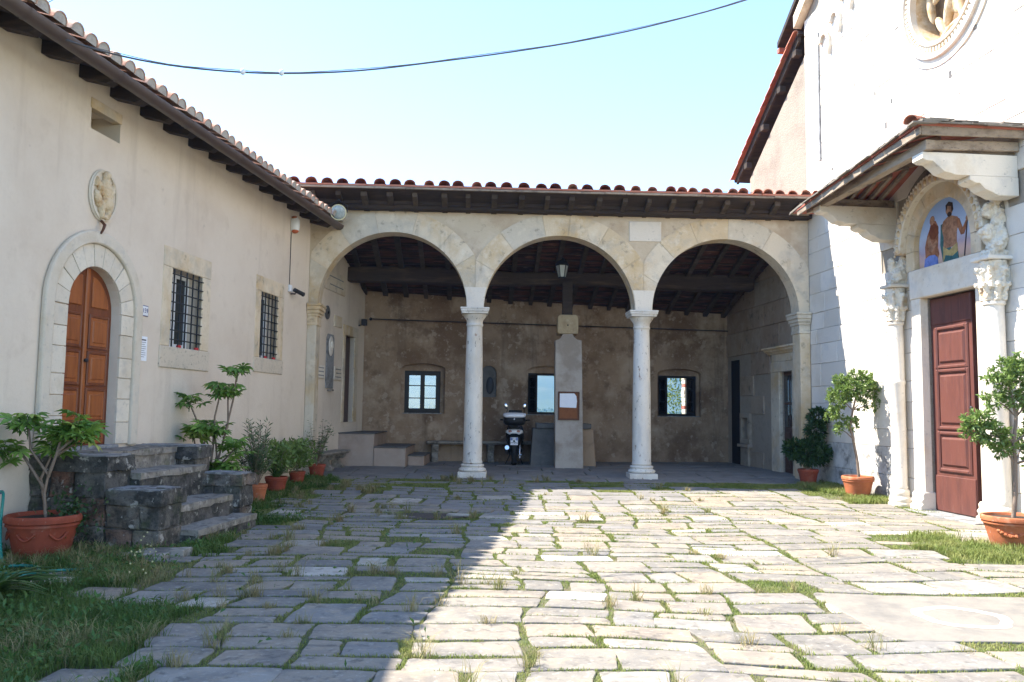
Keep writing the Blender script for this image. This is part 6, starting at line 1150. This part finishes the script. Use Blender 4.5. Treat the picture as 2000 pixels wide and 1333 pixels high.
def sample(k):
    x = rng.uniform(-6, 6.9, k); y_ = 4.0 + 12.8 * rng.uniform(0, 1, k) ** 1.35; i = ((x - MX0) / RES).astype(int); j = ((y_ - MY0) / RES).astype(int)
    vis = np.abs(x) < y_ * .68 + .3
    nl = (x - L.o.x) * L.n.x + (y_ - L.o.y) * L.n.y; ul = (x - L.o.x) * L.d.x + (y_ - L.o.y) * L.d.y; nr = (x - R.o.x) * R.n.x + (y_ - R.o.y) * R.n.y
    ok = (i >= 0) & (i < MW) & (j >= 0) & (j < MH) & vis & (nl > .03) & (nr > .02) & ~((ul > 5.55) & (ul < 7.9) & (nl < 1.6)) & ~((np.hypot((x + 1.1) / .55, (y_ - 11.8) / .33)) < .95) & (y_ < 16.75)
    ok[ok] &= ~mask[j[ok], i[ok]]
    return x[ok], y_[ok], nl[ok], ul[ok], nr[ok]
def patch(x, y_, s=.8, o=0.0): return np.array([mnoise.noise(Vector((a * s + o, b * s, 1.7))) for a, b in zip(x, y_)])
x, y_, nl, ul, nr = sample(1500000)
pn = patch(x, y_, 1.3); wv = patch(x, y_, 1.1, 6.0) * .9 + patch(x, y_, 3.1, 2.0) * .35; weed = ((ul + wv > 5.0) & (nl + wv < 2.0)) | (nl + .7 * wv < .95) | ((y_ < 6.6 + wv) & (x + wv < -1.4 - .40 * (y_ - 3.5))); lush = (nr + .5 * wv < .75) & (y_ > 13.6) | ((x + wv * .8 > 4.75) & (y_ + wv * .6 > 8.5) & (y_ + wv * .6 < 10.4))
dens = np.clip(.62 + .75 * pn, .16, 1) * np.clip(7.5 / y_, .35, 1.0); dens[y_ > 14.5] *= 2.2; dens[weed] = .55; dens[lush] = np.clip(.45 + 1.4 * patch(x, y_, 2.2, 3.0)[lush], .08, .9)
keep = rng.uniform(0, 1, len(x)) < dens; x, y_, pn, weed, lush = x[keep], y_[keep], pn[keep], weed[keep], lush[keep]
if len(x) > 300000: s_ = rng.choice(len(x), 300000, replace=False); x, y_, pn, weed, lush = x[s_], y_[s_], pn[s_], weed[s_], lush[s_]
h = rng.uniform(.008, .030, len(x)) * (1 + .9 * np.clip(pn, 0, 1)); h[weed] = rng.uniform(.03, .13, weed.sum()); h[lush] = rng.uniform(.03, .12, lush.sum())
w_ = rng.uniform(.003, .0065, len(x)) * np.clip(y_ / 6.5, 1, 2.2)
lean = rng.uniform(.2, 1.1, len(x)); P_ = np.stack([x, y_, zgv(x, y_) - .004], 1); jn = ~weed
tag(grass('grass', P_[~jn], h[~jn], w_[~jn], lean[~jn], 'grass'), 'long green grass patches along the house wall and the church wall', 'grass')
tag(grass('joint_grass', P_[jn], h[jn], w_[jn], lean[jn], 'jointgrass'), 'short yellow green grass growing in the joints of the paving', 'grass')
# dry tufts rooted in the joints
x, y_, nl, ul, nr = sample(60000); pn = patch(x, y_, .7, 9.0); sel = (pn > -.02) & (x < 3.6) & (rng.uniform(0, 1, len(x)) < np.where(x < .3, .11, .035)); x, y_ = x[sel][:400], y_[sel][:400]
kk = rng.integers(18, 60, len(x)); tx = np.repeat(x, kk) + rng.normal(size=kk.sum()) * .028; tyy = np.repeat(y_, kk) + rng.normal(size=kk.sum()) * .028; hh = np.repeat(rng.uniform(.07, .22, len(x)), kk) * rng.uniform(.5, 1.15, kk.sum())
tag(grass('dry_grass', np.stack([tx, tyy, zgv(tx, tyy) - .005], 1), hh, rng.uniform(.0025, .005, len(tx)) * np.clip(tyy / 6.5, 1, 2.2), rng.uniform(.3, 1.35, len(tx)), 'straw'), 'dry straw coloured grass tufts between the paving stones', 'grass')
x, y_, nl, ul, nr = sample(160000); pn = patch(x, y_, .9, 4.0); weed = ((ul > 4.6) & (nl < 2.0)) | (nl < .55) | ((y_ < 6.4) & (x < -1.4 - .40 * (y_ - 3.5))); sel = (weed & (pn > -.15) & (rng.uniform(0, 1, len(x)) < .55)) | (rng.uniform(0, 1, len(x)) < .02) & (x < -.5); x, y_ = x[sel], y_[sel]; k = len(x)
V_, F_ = leaf_tris(np.stack([x, y_, zgv(x, y_) + rng.uniform(0, .09, k)], 1), rand_dirs(k, .5), rand_dirs(k, 1.5), rng.uniform(.025, .07, k), rng.uniform(.012, .03, k)); wdo = quick_mesh('weeds', V_, F_, 'weed'); tag(wdo, 'low green weeds and ground cover along the house wall', 'weeds', kind='stuff')
fl_ = MB()
for cx_, cy_ in ((-3.42, 7.9), (-3.0, 6.75)):
    for i in range(9): fl_.ell((cx_ + random.gauss(0, .06), cy_ + random.gauss(0, .06), random.uniform(.12, .34)), (.009, .009, .008), seg=5, rings=3)
tag(fl_.build('tiny_flowers', 'flower'), 'tiny pale flowers on weeds in front of the stone steps', 'flowers', kind='stuff')

# ================================================================== BEYOND THE WINDOWS
tr = thing('garden_tree', 'sunlit leafy tree seen through the right-hand window of the portico', 'tree', (7.6, 33, -2.5)); MB().tube([(7.6, 33, -2.5), (7.5, 33, 0), (7.7, 33, 1.6), (7.5, 33, 3.2)], [.2, .16, .12, .06], 8).build('trunk', 'bark', tr, smooth=60)
k = 9000; d = rand_dirs(k); cl = rng.normal(size=(60, 3)) * np.array([1.3, 1.0, 1.3]) + np.array([7.3, 33, 1.9]); ps = cl[rng.integers(0, 60, k)] + d * rng.uniform(.1, .5, k)[:, None]; V_, F_ = leaf_tris(ps, d, rand_dirs(k, 1), rng.uniform(.08, .16, k), rng.uniform(.04, .08, k)); tag(quick_mesh('crown', V_, F_, 'treeleaf', tr), kind='stuff')
gp = thing('rubble_pillar', 'sunlit brick and rubble pillar outside the right-hand window', 'pillar', (5.25, 24.6, 0)); z = -1.0; zi = 0
while z < 3.2:
    h = random.uniform(.07, .14); MB().cbox(Frame((5.12, 24.5, 0), (1, 0, 0), (0, -1, 0)), random.uniform(-.02, .01), .26 + random.uniform(-.02, .03), -.4, random.uniform(0, .02), z, z + h - .012, .012).build('stone', 'palesill' if zi % 6 else 'redtile', gp); z += h; zi += 1
for i, (hx, hy, hw_, hh_, col_) in enumerate(((36, 800, 13, 9, 'roughcast'), (47, 815, 10, 7, 'whitepaint'), (60, 790, 12, 8, 'roughcast'), (30, 840, 9, 7, 'whitepaint'), (70, 830, 10, 8, 'plaster'), (-40, 800, 12, 8, 'roughcast'), (54, 850, 9, 8, 'plaster'))):
    hz_ = -2.0 + (hy - 790) * .03; hsx = thing('distant_house', 'small pale house with tiled roof across the valley at the foot of the mountain', 'house', (hx, hy, hz_), 'houses across the valley')
    MB().box(W, hx - hw_ / 2, hx + hw_ / 2, hy, hy + 9, hz_ - 12, hz_ + hh_).build('wall', col_, hsx); MB().prism(W, [(hx - hw_ / 2 - .6, hz_ + hh_ + .02), (hx + hw_ / 2 + .6, hz_ + hh_ + .02), (hx, hz_ + hh_ + 2.6)], hy - .5, hy + 9.5).build('roof', 'tile', hsx)
    for wx in (-.28, 0, .28): MB().box(W, hx + hw_ * wx - .5, hx + hw_ * wx + .5, hy - .05, hy + .1, hz_ + hh_ * .5, hz_ + hh_ * .5 + 1.6).build('window', 'void', hsx)
k = 14000; cx_ = rng.uniform(-120, 220, 900); cy_ = rng.uniform(600, 770, 900); cc_ = np.stack([cx_, cy_, -10 + (cy_ - 600) * .05], 1); d = rand_dirs(k); ps = cc_[rng.integers(0, 900, k)] + d * np.array([3, 3, 4.5]); V_, F_ = leaf_tris(ps, d, rand_dirs(k, 1), rng.uniform(2, 4, k), rng.uniform(1.2, 2.4, k)); tag(quick_mesh('valley_wood', V_, F_, 'treeleaf'), 'far-off wood along the valley below the mountain', 'wood', kind='stuff')
# haze over the valley
hz = MB().box(W, -1700, 1700, -60, 1500, -40, 128).build('haze', 'void'); hz['kind'] = 'stuff'
hm = bpy.data.materials.new('haze'); hm.use_nodes = True; t = hm.node_tree; t.nodes.remove(t.nodes['Principled BSDF']); pv_ = t.nodes.new('ShaderNodeVolumePrincipled'); pv_.inputs['Color'].default_value = (.18, .45, 1, 1); pv_.inputs['Density'].default_value = .0003; pv_.inputs['Anisotropy'].default_value = .2; t.links.new(pv_.outputs[0], t.nodes['Material Output'].inputs['Volume']); hz.data.materials.clear(); hz.data.materials.append(hm)
for o in bpy.data.objects:
    if o.name.split('.')[0] in ('dentils', 'bead_moulding', 'carved_foliage', 'garland'): o['kind'] = 'stuff'
